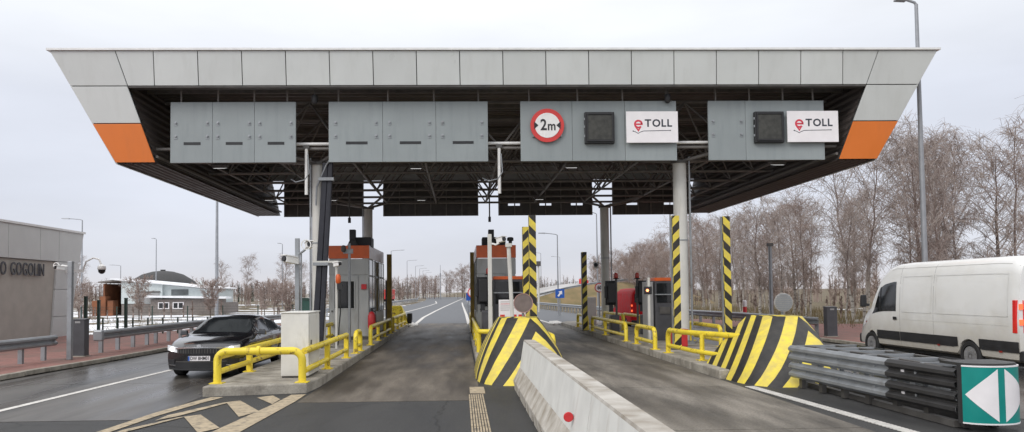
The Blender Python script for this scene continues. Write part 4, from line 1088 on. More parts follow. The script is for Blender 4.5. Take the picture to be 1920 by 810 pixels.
# arm camera off the column
r = empty('column_camera', (-4.5, 24.5, 2.9), 'white camera on an arm clamped to the column with ducts', 'camera')
obj('arm', MB().box(-4.75, -4.0, 24.50, 24.53, 3.0, 3.06), 'column', r)
add_cctv(r, (-4.12, 24.5, 2.92), R(50), L=.25, r=.06)
# orange beacon lamp hung on a pole beside the ducts
r = empty('signal_pole', (-4.07, 24.6, .2), 'slim white pole with orange warning lamp beside the black ducts', 'signal')
obj('pole', MB().path([(-4.07, 24.6, .2), (-4.07, 24.6, 2.95)], .045, 8), 'column', r)
obj('lamp', MB().lathe([(.06, 2.32), (.085, 2.36), (.085, 2.55), (.05, 2.62)], (-4.0, 24.5, 0), 10), 'booth_orange', r, smooth=True)
obj('housing', MB().box(-4.03, -3.86, 24.45, 24.6, 2.12, 2.32), 'blackplastic', r)
obj('cable', MB().path([(-3.95, 24.5, 2.15), (-3.93, 24.5, 1.4), (-3.98, 24.52, .9), (-4.02, 24.55, .3)], .02, 6), 'rubber', r)
# thin pole in front of the booth door
r = empty('sensor_pole', (-4.08, 27.5, .2), 'thin grey pole with bracket in front of the left booth door', 'pole')
obj('pole', MB().path([(-4.08, 27.5, .2), (-4.08, 27.5, 3.82)], .05, 8), 'steel', r)
obj('bracket', MB().box(-4.30, -3.95, 27.45, 27.55, 3.45, 3.62), 'steel', r)
obj('sensor', MB().lathe([(.05, 3.5), (.09, 3.55), (.09, 3.7), (.04, 3.75)], (-4.28, 27.4, 0), 10), 'steel_dark', r, smooth=True)

# ------------------------------------------------------------------ centre island equipment
r = empty('camera_pole', (.86, 22.3, .2), 'pale steel pole with white camera before the centre booth', 'camera mast')
obj('pole', MB().box(.81, .93, 22.25, 22.37, .2, 3.72), 'column', r, bev=.01)
obj('arm', MB().path([(.9, 22.3, 3.45), (1.05, 22.22, 3.40), (1.15, 22.2, 3.45)], .03, 6), 'white', r)
add_cctv(r, (1.12, 22.3, 3.52), R(35), L=.28, r=.07)
r = empty('sensor_pole', (1.66, 21.4, .2), 'grey bent pole carrying the round sign on the centre island', 'pole')
obj('pole', MB().path([(1.50, 21.4, .2), (1.44, 21.4, 1.8), (1.38, 21.4, 3.3)], .06, 8), 'column', r)
obj('cap', MB().box(1.29, 1.47, 21.3, 21.5, 3.28, 3.38), 'column', r)
def round_sign(label, x, y, z, rad, m, pole_z0):
    r = empty('round_sign', (x, y, z-rad), label, 'sign', 'round signs seen on the noses')
    obj('disc', MB().lathe([(rad, y), (rad, y+.02)], (x, 0, z), 28, axis='y'), m, r)
    obj('rim', MB().lathe([(rad, y-.012), (rad+.018, y-.012), (rad+.018, y+.03), (rad, y+.03)], (x, 0, z), 28, axis='y'), 'steel', r) if False else None
    obj('clamp', MB().box(x-.06, x+.06, y+.02, y+.10, z-.05, z+.05), 'steel', r)
    obj('stem', MB().path([(x, y+.1, pole_z0), (x, y+.1, z+.05)], .035, 8), 'steel', r)
    return r
M['sign_weathered'] = mat('sign_weathered', (.17, .135, .13), .6, var=.18, scale=5)
M['sign_grid'] = mat('sign_grille', (.36, .35, .345), .6, var=.12, scale=20)
rs = round_sign('round weathered dark sign above the centre striped nose', 1.60, 19.2, 1.70, .235, 'sign_weathered', 1.34)
obj('border', MB().lathe([(.232, 19.188), (.252, 19.186), (.252, 19.21), (.232, 19.206)], (1.60, 0, 1.70), 28, axis='y', ring=True), mat('sign_border_pink', (.36, .22, .21), .6), rs)
rs = round_sign('round pale grey lattice sign above the nose by the crash cushion', 8.03, 18.4, 1.66, .235, 'sign_grid', 1.3)
for k in range(9):
    zz = 1.66-.19+.0475*k; hw = math.sqrt(max(.0, .215**2-(zz-1.66)**2))
    obj('slat', MB().box(8.03-hw, 8.03+hw, 18.385, 18.399, zz-.012, zz+.012), 'steel', rs)
# information sheet
r = empty('notice_board', (1.63, 24, .2), 'white notice with red marks behind the centre nose', 'notice')
obj('sheet', MB().box(1.21, 2.07, 24.0, 24.03, 1.05, 1.74), 'white_clean', r)
for k, (a, b) in enumerate(((1.27, 1.75), (1.27, 1.98), (1.27, 1.70), (1.27, 1.90), (1.27, 1.55))):
    obj('text_line', MB().box(a, b, 23.994, 23.9995, 1.66-k*.065, 1.675-k*.065), 'signred' if k in (1,) else 'signback', r)
for (a, b) in ((1.25, 1.40), (1.58, 1.78), (1.84, 2.05)):
    obj('red_mark', MB().box(a, b, 23.994, 23.9995, 1.08, 1.26), 'signred', r)
obj('leg', MB().box(1.3, 1.34, 24.031, 24.06, .2, 1.7), 'steel', r); obj('leg', MB().box(1.94, 1.98, 24.031, 24.06, .2, 1.7), 'steel', r)
def kiosk(label, x0, x1, y0, y1, z1, grp='payment kiosks with orange tops'):
    r = empty('payment_kiosk', ((x0+x1)/2, (y0+y1)/2, .2), label, 'kiosk', grp)
    obj('body', MB().box(x0, x1, y0, y1, .2, z1-.12), 'anthracite', r, bev=.02)
    obj('orange_top', MB().box(x0-.01, x1+.01, y0-.012, y1+.01, z1-.118, z1), 'booth_orange', r, bev=.015)
    obj('screen_panel', MB().box(x0+.06, x1-.06, y0-.02, y0-.001, 1.55, z1-.2), 'glassdark', r)
    obj('shelf', MB().box(x0-.02, x1+.02, y0-.10, y0-.001, z1-.62, z1-.58), 'steel', r)
    obj('keypad', MB().box(x0+.15, x1-.15, y0-.03, y0-.001, 1.15, 1.4), 'steel_dark', r)
    return r
kiosk('dark payment kiosk with orange top in front of the centre booth', 1.2, 2.28, 27.3, 28.3, 2.56)
kiosk('dark payment kiosk with orange top beside the striped post', 6.93, 7.6, 26.5, 27.4, 2.44)
def signal(label, x, y, ztop, arm=0, lit=False, side=1):
    """lane signal seen from behind: dark head, visors, red beacon on top, slim pole and control box"""
    r = empty('lane_signal', (x, y, .2), label, 'signal', 'dark lane signals on slim poles')
    obj('pole', MB().path([(x+side*.20, y, .2), (x+side*.20, y, ztop+.02)], .045, 8), 'steel_dark', r)
    obj('head', MB().box(x-.17, x+.17, y-.12, y+.16, ztop-1.0, ztop-.16), 'blackplastic', r, bev=.05)
    for k in range(0):
        zz = ztop-.36-k*.46
        v = MB().lathe([(.14, -.12), (.15, -.34), (.16, -.34), (.155, -.12)], (x-.02, y, zz), 14, axis='y')
        obj('visor', v, 'blackplastic', r, smooth=True)
    obj('side_box', MB().box(x-.27, x-.171, y-.05, y+.12, ztop-.80, ztop-.30), 'blackplastic', r, bev=.03)
    obj('neck', MB().box(x-.10, x+.06, y-.06, y+.08, ztop-1.35, ztop-1.08), 'blackplastic', r)
    obj('back_plate', MB().box(x-.22, x+.22, y+.161, y+.18, ztop-1.08, ztop-.08), 'blackplastic', r)
    obj('beacon', MB().lathe([(.075, ztop+.02), (.085, ztop+.05), (.085, ztop+.18), (.05, ztop+.24)], (x+side*.20, y, 0), 10), 'lampred', r, smooth=True)
    obj('beacon_base', MB().lathe([(.16, ztop-.02), (.10, ztop+.02)], (x+side*.20, y, 0), 10), 'blackplastic', r)
    obj('control_box', MB().box(x-.05, x+.3, y-.1, y+.3, .2, 1.0), 'anthracite', r, bev=.03)
    return r
signal('dark lane signal with beacon left of the centre kiosk', .80, 27.0, 2.62)
signal('dark lane signal with red beacon close to the dark far column', 6.15, 30.4, 2.48)
signal('dark lane signal with red beacon in front of the red van', 7.42, 30.4, 2.48, side=-1)
r = empty('control_box', (1.02, 26.6, .2), 'dark grey cabinet under the lane signal on the centre island', 'cabinet')
obj('body', MB().box(.72, 1.06, 25.6, 26.5, .2, 1.35), 'anthracite', r, bev=.03)
obj('door', MB().box(.76, 1.02, 25.58, 25.598, .3, 1.28), 'anthracite', r)
# slim pole with lit red signal on the right island
r = empty('stop_signal', (6.33, 25, .2), 'slim pale pole with a lit red signal lamp near the kiosk', 'signal')
obj('pole', MB().path([(6.33, 25, .2), (6.33, 25, 2.42)], .045, 8), 'column', r)
obj('housing', MB().box(6.18, 6.42, 24.93, 25.09, 1.86, 2.12), 'blackplastic', r, bev=.02)
for dx in (-.04,): obj('lamp', MB().lathe([(.045, 24.915), (.045, 24.93)], (6.30+dx, 0, 1.99), 10, axis='y'), 'signalon', r)
r = empty('equipment_box', (7.0, 23.2, .2), 'low red equipment box behind the yellow rail', 'box')
obj('body', MB().box(6.68, 7.16, 23.5, 23.9, .2, .72), 'red', r, bev=.02)
obj('lid', MB().box(6.66, 7.18, 23.48, 23.92, .722, .75), 'red', r)
r = empty('equipment_cabinet', (6.78, 26.9, .2), 'grey cabinet behind the slim signal pole', 'cabinet')
obj('body', MB().box(6.66, 6.90, 26.6, 27.3, .2, 2.3), 'greybox', r, bev=.02); obj('door', MB().box(6.69, 6.87, 26.585, 26.599, .3, 2.2), 'greybox', r)
r = empty('equipment_cabinet', (8.35, 41, .2), 'pale cabinet at the foot of the far dark column', 'cabinet')
obj('body', MB().box(6.75, 7.25, 39.9, 40.5, .2, 1.65), 'white', r, bev=.02); obj('door', MB().box(6.8, 7.2, 39.885, 39.899, .3, 1.55), 'white', r)
r = empty('column_camera', (7.0, 37.9, 3.3), 'white camera clamped to the far column by the speed sign', 'camera')
obj('arm', MB().box(6.85, 7.25, 38.0, 38.05, 3.35, 3.40), 'white', r); add_cctv(r, (6.95, 38.0, 3.25), R(-15), L=.4, r=.12)

# ------------------------------------------------------------------ concrete barrier in the foreground
def jersey(label, y0, y1, xc, dx, first):
    r = empty('concrete_barrier', (xc, (y0+y1)/2, 0), label, 'concrete barrier', 'concrete barrier segments')
    f = lambda y: xc+dx*(15.4-y)
    prof = [(-.33, .10), (-.335, .18), (-.20, .44), (-.115, 1.0), (.115, 1.0), (.20, .44), (.335, .18), (.33, .10)]
    def section(pr, ya, yb): 
        mb = MB(); n = len(pr)
        for y in (ya, yb): mb.v += [(f(y)+p[0], y, p[1]) for p in pr]
        mb.f += [tuple(range(n)), tuple(range(2*n-1, n-1, -1))]+[(k, (k+1) % n, n+(k+1) % n, n+k) for k in range(n)]
        return mb
    obj('body', section([(-.20, .44), (-.115, .97), (.115, .97), (.20, .44)], y0, y1), 'barrier', r)
    obj('toe', section([(-.33, .11), (-.335, .18), (-.201, .439), (.201, .439), (.335, .18), (.33, .11)], y0, y1), 'barriertoe', r, bev=.01)
    obj('top', section([(-.115, .971), (-.105, 1.0), (.105, 1.0), (.115, .971)], y0, y1), 'barriertop', r)
    # feet with drainage openings between
    L = y1-y0; n = 3
    for k in range(n):
        a = y0+L*k/n+.12; b = y0+L*(k+1)/n-.12
        obj('foot', section([(-.32, .0), (-.328, .109), (.328, .109), (.32, .0)], a, b), 'barriertoe', r)
    return r
jersey('pale concrete barrier segment touching the centre striped nose', 11.42, 15.45, 1.40, .0, True)
jersey('pale concrete barrier segment nearest the camera with a red reflector', 7.40, 11.40, 1.40, .0, False)
jersey('pale concrete barrier segment running off the bottom of the picture', 3.38, 7.38, 1.40, .0, False)
r = empty('barrier_reflector', (1.22, 8.3, .62), 'small round red reflector on the side of the concrete barrier', 'reflector')
obj('stalk', MB().tube((1.235, 8.30, .62), (1.17, 8.22, .62), .018, 8), 'steel', r)
o = obj('disc', MB().lathe([(.05, 0), (.055, .004), (.055, .02), (.05, .024)], (1.165, 8.2, .62), 16, axis='y'), 'red', r)

# ------------------------------------------------------------------ crash cushion with green chevron sign
cc = empty('crash_cushion', (7.3, 12.8, 0), 'grey and black steel crash cushion of stacked ribbed beams', 'crash cushion')
def wbeam(t0, t1, z, s, taper=0):
    """double-wave beam on side s (-1 left, 1 right) between parameters t (0 = far, 1 = near)"""
    prof = [(0, -.155), (.035, -.15), (.085, -.105), (.085, -.055), (.02, -.01), (.02, .01), (.085, .055), (.085, .105), (.035, .15), (0, .155)]
    mb = MB(); N = 2
    for k in range(N):
        t = t0+(t1-t0)*k/(N-1)
        y = 15.05-t*4.75; xx = (6.72+t*.30) if s < 0 else (8.00-t*.35)
        for (d, zz) in prof: mb.v.append((xx+s*d, y, z+zz))
        for (d, zz) in prof: mb.v.append((xx+s*(d-.008), y, z+zz))
    n = len(prof)
    for j in range(n-1):
        mb.f.append((j, j+1, 2*n+j+1, 2*n+j)); mb.f.append((n+j, n+j+1, 3*n+j+1, 3*n+j))
        mb.f.append((j, j+1, n+j+1, n+j)); mb.f.append((2*n+j, 2*n+j+1, 3*n+j+1, 3*n+j))
    return mb
for s in (-1, 1):
    for z in (.36, .70):
        o = obj('beam', wbeam(0, .70, z, s), 'steel', cc, smooth=True, ang=25)
        o2 = obj('beam', wbeam(.66, .985, z, s).xf(Matrix.Translation((s*.014, 0, 0))), 'darkbeam', cc, smooth=True, ang=25); o2['label'] = 'black painted end beam'
        for t in (.12, .35, .58, .80):
            y = 15.05-t*4.75; xx = (6.72+t*.30) if s < 0 else (8.0-t*.35)
            obj('bolt', MB().lathe([(.022, 0), (.022, s*.018)], (xx+s*(.022 if t < .66 else .036), y, z), 8, axis='x'), 'steel', cc)
# square reflectors on the black part
for z in (.36, .70):
    obj('marker', MB().box(6.895, 6.905, 11.52, 11.60, z-.03+.0, z+.05), 'white_clean', cc)
for k in range(7):                                     # diaphragms across
    t = .03+k*.155; y = 15.05-t*4.75; xl = 6.75+t*.30; xr = 7.97-t*.35
    obj('diaphragm', MB().box(xl, xr, y-.03, y+.03, .80, .86).box(xl, xr, y-.03, y+.03, .22, .28).box(xl+.02, xl+.08, y-.029, y+.029, .28, .80).box(xr-.08, xr-.02, y-.029, y+.029, .28, .80), 'steel', cc)
    obj('foot', MB().box(xl+.05, xl+.14, y-.06, y+.06, .012, .22), 'steel_dark', cc); obj('foot', MB().box(xr-.14, xr-.05, y-.06, y+.06, .012, .22), 'steel_dark', cc)
for x in (7.05, 7.55): obj('ground_rail', MB().box(x-.06, x+.06, 10.5, 15.0, .008, .10), 'steel_dark', cc)
for x in (7.0, 7.64):
    obj('brace', MB().path([(x-.1, 14.9, .84), (x+.15, 12.6, .84), (x, 10.7, .84)], .02, 6), 'steel_dark', cc)
# curved nose with the sign
sg = empty('arrow_sign', (7.36, 10.2, .1), 'curved teal sign with white arrow on the crash cushion nose', 'sign')
# plan curve of the sign: from the left corner round the front to the right
def sgp(u, off=0.0):      # u in 0..1
    a = R(200)+(R(346)-R(200))*u
    return (7.36+(.43+off)*math.cos(a)*1.0, 10.36+(.30+off)*math.sin(a))
def curved(u0, u1, zf0, zf1, off, th, n=14):
    mb = MB()
    for k in range(n+1):
        u = u0+(u1-u0)*k/n
        x, y = sgp(u, off); x2, y2 = sgp(u, off-th)
        mb.v += [(x, y, zf0(u)), (x, y, zf1(u)), (x2, y2, zf1(u)), (x2, y2, zf0(u))]
    for k in range(n):
        a = 4*k; b = a+4
        mb.f += [(a, b, b+1, a+1), (a+1, b+1, b+2, a+2), (a+2, b+2, b+3, a+3), (a+3, b+3, b, a)]
    mb.f += [(0, 1, 2, 3), (4*n, 4*n+3, 4*n+2, 4*n+1)]
    return mb
Z0, Z1 = .115, .905; ZM = .51
obj('sheet', curved(0, 1, lambda u: Z0, lambda u: Z1, 0, .012), 'teal', sg, smooth=True)
obj('border', curved(0, 1, lambda u: Z1-.012, lambda u: Z1+.008, .004, .02), 'white_clean', sg)
obj('border', curved(0, 1, lambda u: Z0-.008, lambda u: Z0+.012, .004, .02), 'white_clean', sg)
tri = lambda a, b: ((lambda u: ZM-(.36)*max(.004, (u-a)/(b-a))), (lambda u: ZM+(.36)*max(.004, (u-a)/(b-a))))
l, h = tri(.05, .45); obj('arrow', curved(.05, .45, l, h, .005, .006), 'white_clean', sg)
l2 = lambda u: ZM-.36*max(.01, (1.0-u)/(1.0-.54)); h2 = lambda u: ZM+.36*max(.01, (1.0-u)/(1.0-.54))
obj('arrow', curved(.54, .985, l2, h2, .005, .006), 'white_clean', sg)
obj('nose_shell', curved(-.12, 1.12, lambda u: .10, lambda u: .93, -.02, .03), 'darkbeam', sg, smooth=True)
obj('nose_cap', MB().prism([sgp(-.12+1.24*k/16, -.03) for k in range(17)]+[(7.75, 10.75), (6.97, 10.75)], 'z', .90, .94), 'darkbeam', sg)
# ------------------------------------------------------------------ steel crash barriers (road guard rails)
def w_profile(): return [(0, -.155), (.03, -.15), (.08, -.105), (.08, -.055), (.015, -.01), (.015, .01), (.08, .055), (.08, .105), (.03, .15), (0, .155)]
def crash_barrier(label, pts, zc=.58, step=2.0, face=1, m='steel', post=(.05, .06), group='steel crash barriers', z0=.0, joint=True):
    """beam in lengths along a polyline with posts behind; face = side the waves point to"""
    r = empty('crash_barrier', (pts[0][0], pts[0][1], z0 if not callable(z0) else z0(0)), label, 'crash barrier', group)
    prof = w_profile(); n = len(prof)
    for (a, b) in zip(pts[:-1], pts[1:]):
        d = Vector((b[0]-a[0], b[1]-a[1], 0)); L = d.length; d.normalize(); nr = Vector((d.y, -d.x, 0))*face
        za = a[2] if len(a) > 2 else 0; zb_ = b[2] if len(b) > 2 else 0
        mb = MB()
        for (q, zz) in ((a, za), (b, zb_)):
            for off in (0, -.01):
                for (dd, pz) in prof: mb.v.append((q[0]+nr.x*(dd+off), q[1]+nr.y*(dd+off), zz+zc+pz))
        for j in range(n-1):
            mb.f += [(j, j+1, 2*n+j+1, 2*n+j), (n+j, n+j+1, 3*n+j+1, 3*n+j), (j, j+1, n+j+1, n+j), (2*n+j, 2*n+j+1, 3*n+j+1, 3*n+j)]
        obj('beam', mb, m, r, smooth=True, ang=25)
        k = .4
        while k < L:
            p = Vector((a[0], a[1], 0))+d*k-nr*.10; z_ = za+(zb_-za)*k/L
            t = MB()
            c = [p+d*sx*post[0]+nr*sy*post[1] for sx, sy in ((-1, -1), (1, -1), (1, 1), (-1, 1))]
            t.hexa([(q.x, q.y, z_-.05) for q in c]+[(q.x, q.y, z_+zc+.1) for q in c])
            obj('post', t, m, r); k += step
    return r
Z = .13
crash_barrier('grey crash barrier along the red pavement before the building', [(-12.7, 8, Z), (-12.35, 15.5, Z), (-12.05, 22.6, Z)], zc=.56, step=1.05)
b2 = crash_barrier('grey crash barrier starting behind the anthracite pillar', [(-11.75, 24.6, Z), (-11.75, 29, Z), (-11.6, 36, Z)], zc=.58, step=1.2)
obj('end_cap', MB().box(-11.86, -11.55, 24.45, 24.62, Z+.40, Z+.76), 'steel', b2, bev=.05)
crash_barrier('grey crash barrier behind the sedan towards the far lanes', [(-11.5, 37, Z), (-11.0, 47, 0), (-11.6, 70), (-11.0, 100)], step=2.5)
crash_barrier('grey crash barrier on the pavement beyond the right island', [(14.0, 28.9, Z), (13.8, 36, Z), (12.6, 46, Z)], face=-1, step=1.6)
crash_barrier('grey crash barrier along the verge past the speed sign', [(12.6, 46.3), (10.8, 60), (9.0, 88), (7.9, 110)], face=-1, step=1.4)
crash_barrier('grey crash barrier on the field side of the exit road', [(-10.6, 101), (-9.8, 130), (-9.6, 165), (-13, 230)], step=3)
crash_barrier('grey crash barrier between the exit lanes beyond the centre island', [(1.2, 46), (1.3, 62), (1.0, 90), (.9, 120)], face=-1, step=2)
crash_barrier('grey crash barrier on top of the climbing slip road', [(9.5, 102.5, .7), (15, 105.6, 1.85), (21, 108.9, 2.75), (28, 112.7, 3.2), (35, 116.6, 2.8)], step=2.2)

# ------------------------------------------------------------------ lamp posts
def lamp_post(label, x, y, h, arm, r0=.09, z=0.0, head=.55, group='street lamp posts'):
    r = empty('street_lamp', (x, y, z), label, 'street lamp', group)
    obj('pole', MB().path([(x, y, z-.1), (x, y, z+h*.5), (x, y, z+h)], [r0, r0*.78, r0*.55], 10), 'lamp', r, smooth=True, ang=60)
    if arm:
        s = 1 if arm > 0 else -1
        pts = [(x, y, z+h-.02), (x+.15*arm, y, z+h+.06), (x+arm, y, z+h+.16)]
        obj('arm', MB().path(pts, r0*.45, 8), 'lamp', r, smooth=True, ang=60)
        obj('head', MB().hexa([(x+arm, y-.10, z+h+.10), (x+arm+s*head, y-.13, z+h+.13), (x+arm+s*head, y+.13, z+h+.13), (x+arm, y+.10, z+h+.10),
                               (x+arm, y-.08, z+h+.20), (x+arm+s*head, y-.09, z+h+.20), (x+arm+s*head, y+.09, z+h+.20), (x+arm, y+.08, z+h+.20)]), 'lamp', r)
    return r
M['lamp'] = mat('lamp_post_steel', (.30, .31, .33), .5, metal=.3, var=.08)
lamp_post('tall grey lamp post rising behind the white van', 15.32, 24.2, 11.34, -.35, r0=.10, z=.13, head=.35)
lamp_post('lamp post standing beside the beige building', -35.5, 71, 9.1, -1.2, head=.7)
lamp_post('lamp post in front of the white depot', -39.5, 98, 9.2, -.2, head=.4)
lamp_post('faint lamp post behind the depot dome', -62, 138, 7.4, -1.4, head=.7)
lamp_post('thick grey mast rising behind the canopy edge above the sedan', -24.2, 74.8, 14.5, -1.2, r0=.19)
lamp_post('lamp post seen behind the camera mast', -24.9, 105, 8.9, -.3, head=.4)
lamp_post('thin lamp post behind the left column', -21.5, 118, 8.2, -.3, head=.4)
for k, (x, y, a) in enumerate(((-11.7, 126, 1.7), (-11.9, 166, 1.7), (-12.1, 200, 1.7), (-12.2, 222, 1.6), (-12.4, 245, 1.6), (-12.5, 268, 1.6))):
    lamp_post('%s lamp post of the row along the exit road beyond the left booth' % ('first', 'second', 'third', 'fourth', 'fifth', 'sixth')[k], x, y, 9.0, a, r0=.085, group='lamp post row along the exit road')
lamp_post('lamp post beside the blue sign on the verge', 7.95, 61, 6.6, -1.0, r0=.07)
lamp_post('lamp post above the speed limit sign', 11.4, 62, 8.4, -.4, r0=.075, head=.4)
for k, (x, y, h) in enumerate(((14, 130, 8.6), (20, 150, 8.8), (17.5, 175, 9))):
    lamp_post('%s faint lamp post far along the climbing slip road' % ('nearest', 'middle', 'farthest')[k], x, y, h, -1.2, r0=.07, group='faint lamp posts by the slip road')
lamp_post('lamp post behind the striped post near the pale column', 17.6, 62, 11.0, 0, r0=.11)
r = empty('radio_mast', (-5.5, 205, 0), 'thin radio mast beyond the lamp post row', 'mast')
obj('pole', MB().path([(-5.6, 205, -.2), (-5.6, 205, 9.5)], [.16, .05], 6), 'lamp', r); obj('antenna', MB().box(-5.8, -5.4, 204.9, 205.1, 6.2, 7.2), 'lamp', r)

# ------------------------------------------------------------------ poles and pillars at the pavements
r = empty('camera_pole', (-11.5, 22.35, .13), 'grey square pole with small camera beside the anthracite pillar', 'camera mast')
obj('pole', MB().box(-11.57, -11.44, 22.3, 22.43, .13, 3.02), 'steel', r, bev=.01)
obj('arm', MB().path([(-11.5, 22.36, 2.86), (-11.72, 22.3, 2.90), (-11.8, 22.28, 2.84)], .025, 6), 'white', r)
add_cctv(r, (-11.66, 22.3, 2.80), R(-35), L=.24, r=.05)
obj('wiper', MB().lathe([(.07, -.015), (.09, -.015), (.09, .015), (.07, .015)], (-11.86, 22.25, 2.90), 12, axis='y', ring=True), 'white', r, smooth=True)
for x, y, w_, d_, h_, lab in ((-11.78, 23.5, .42, .30, 1.17, 'anthracite measuring pillar beside the grey camera pole'), (14.3, 28.6, .40, .30, 1.17, 'anthracite measuring pillar at the end of the barrier near the van')):
    r = empty('measuring_pillar', (x, y, .13), lab, 'pillar', 'anthracite measuring pillars')
    obj('body', MB().box(x-w_/2, x+w_/2, y-d_/2, y+d_/2, .13, .13+h_-.05), 'anthracite', r, bev=.015)
    obj('lid', MB().hexa([(x-w_/2-.01, y-d_/2-.01, .13+h_-.048), (x+w_/2+.01, y-d_/2-.01, .13+h_-.048), (x+w_/2+.01, y+d_/2+.01, .13+h_-.048), (x-w_/2-.01, y+d_/2+.01, .13+h_-.048),
                         (x-w_/2-.01, y-d_/2-.01, .13+h_-.02), (x+w_/2+.01, y-d_/2-.01, .13+h_-.02), (x+w_/2+.01, y+d_/2+.01, .13+h_), (x-w_/2-.01, y+d_/2+.01, .13+h_)]), 'anthracite', r)
    obj('sensor_window', MB().box(x-.08, x+.08, y-d_/2-.01, y-d_/2-.001, .13+h_-.14, .13+h_-.08), 'greybox', r)
    obj('plinth', MB().box(x-w_/2-.03, x+w_/2+.03, y-d_/2-.03, y+d_/2+.03, .125, .16), 'concrete', r)
r = empty('camera_pole', (14.9, 35.5, .13), 'plain grey pole standing among the birches behind the barrier', 'camera mast')
obj('pole', MB().path([(14.9, 35.5, .1), (14.9, 35.5, 4.1)], [.09, .08], 8), 'steel', r); obj('cap', MB().box(14.78, 15.02, 35.38, 35.62, 4.05, 4.2), 'steel_dark', r)
r = empty('camera_pole', (7.4, 71, 0), 'thin pole with a dark box beyond the striped centre posts', 'camera mast')
obj('pole', MB().path([(7.4, 71, 0), (7.4, 71, 4.6)], .10, 8), 'column', r); obj('box', MB().box(7.2, 7.6, 70.8, 71.2, 4.4, 4.85), 'steel_dark', r)
r = empty('delineator', (15.2, 38.5, 0), 'small red and white marker post in front of the birches', 'marker')
obj('post', MB().lathe([(.10, 0), (.10, .95)], (14.75, 38.5, .13), 12), 'red', r); obj('white_band', MB().lathe([(.103, .98), (.103, 1.25), (.06, 1.3)], (14.75, 38.5, .13), 12), 'white_clean', r)

# road signs
def sign_round_text(label, x, y, z, rad, txt):
    r = empty('speed_sign', (x, y, 0), label, 'sign')
    obj('ring', MB().lathe([(rad, y), (rad, y+.02)], (x, 0, z), 28, axis='y'), 'signred', r)
    obj('face', MB().lathe([(rad*.8, y-.012), (rad*.8, y-.001)], (x, 0, z), 28, axis='y'), 'white_clean', r)
    if txt: text_obj(txt, rad*1.05, 'black', r, (x, y-.018, z), ext=.003, bold=.012, name='numeral', sx=.85)
    obj('post', MB().path([(x, y+.06, 0), (x, y+.06, z+rad*.8)], .04, 8), 'steel', r)
    return r
sign_round_text('round speed limit sign reading 60 by the far column', 8.6, 46.2, 2.18, .30, '60')
r = empty('direction_sign', (6.9, 52, 0), 'small blue square sign with white arrow on the verge', 'sign')
obj('plate', MB().box(7.35, 8.05, 58, 58.03, 1.45, 2.15), 'blue', r)
obj('arrow', MB().prism([(7.5, 1.62), (7.62, 1.55), (7.78, 1.78), (7.88, 1.72), (7.86, 2.02), (7.58, 1.95), (7.68, 1.87)], 'y', 57.985, 57.999), 'white_clean', r)
obj('post', MB().path([(7.7, 58.06, 0), (7.7, 58.06, 2.1)], .04, 8), 'steel', r)
sign_round_text('round red ringed sign between the exit lanes', .95, 60, 1.95, .42, '')
r = empty('direction_sign', (.3, 62, 0), 'small blue sign left of the red ringed sign', 'sign')
obj('plate', MB().box(.42, .78, 60.5, 60.53, 1.3, 1.9), 'blue', r); obj('post', MB().path([(.6, 60.56, 0), (.6, 60.56, 1.9)], .04, 8), 'steel', r)
# red and white plastic barriers beyond the centre island
for k in range(4):
    r = empty('plastic_barrier', (1.35, 49.0+k*1.25, 0), '%s plastic barrier beyond the centre island, %s in the line' % (('white', 'red')[k % 2], ('first', 'second', 'third', 'last')[k]), 'barrier', 'plastic barriers beyond the centre island')
    y = 49+k*1.25
    obj('block', MB().prism([(1.15, 0), (1.7, 0), (1.55, .45), (1.5, .95), (1.35, .95), (1.3, .45)], 'y', y, y+1.2), 'signred' if k % 2 else 'white_clean', r, bev=.03)
    obj('cap', MB().box(1.36, 1.49, y+.1, y+1.1, .952, .99), 'white_clean' if k % 2 else 'signred', r)
# far crash cushion at the end of the left island
r = empty('far_crash_nose', (-3.9, 45.2, 0), 'yellow crash nose with black ribs at the far end of the left island', 'crash nose')
obj('shell', MB().hexa([(-4.5, 44.0, .2), (-3.2, 44.0, .2), (-3.1, 45.8, .0), (-4.6, 45.8, .0), (-4.2, 44.2, 1.25), (-3.5, 44.2, 1.25), (-3.4, 45.2, .9), (-4.3, 45.2, .9)]), 'yellow', r, bev=.06)
for k in range(4): obj('rib', MB().box(-3.22, -2.95, 44.6+k*.22, 44.75+k*.22, .15+k*.06, .75), 'rubber', r, bev=.03)

# ------------------------------------------------------------------ the service building with lettering
bd = empty('service_building', (-18.5, 36, 0), 'beige service building with slanted grey panel frame and metal lettering', 'building')
# the long wall runs along the road, facing it; its far end leans out as it rises
BX_, YE = -18.6, 35.9
lean = .27
def wpanel(ya, yb, z0, z1, x0, x1, la=0.0, lb=0.0):
    """panel in the wall plane; la, lb = lean of its near and far edge"""
    return MB().hexa([(x0, ya+la*z0, z0), (x1, ya+la*z0, z0), (x1, yb+lb*z0, z0), (x0, yb+lb*z0, z0), (x0, ya+la*z1, z1), (x1, ya+la*z1, z1), (x1, yb+lb*z1, z1), (x0, yb+lb*z1, z1)])
obj('core', wpanel(22, YE-.1, .05, 5.0, -27, BX_-.10, 0, lean), 'bldpanel', bd)
obj('wall', wpanel(22, 34.45, .1, 3.57, BX_-.098, BX_-.03, 0, .115), 'stucco', bd)
js_ = [22.0, 24.2, 26.5, 28.8, 31.15, 33.48, 35.02]
for k in range(6): obj('band_panel', wpanel(js_[k]+.012, js_[k+1]-.012, 3.60, 5.03, BX_-.05, BX_+.05), 'bldpanel', bd, bev=.006)
obj('end_panel', wpanel(35.032, YE, 3.60, 5.03, BX_-.05, BX_+.05, 0, lean), 'bldpanel', bd, bev=.006)
for (z0, z1) in ((.05, 1.05), (1.07, 2.30), (2.32, 3.58)):
    obj('end_panel', wpanel(34.47, YE, z0, z1, BX_-.05, BX_+.05, .115, lean), 'bldpanel', bd, bev=.006)
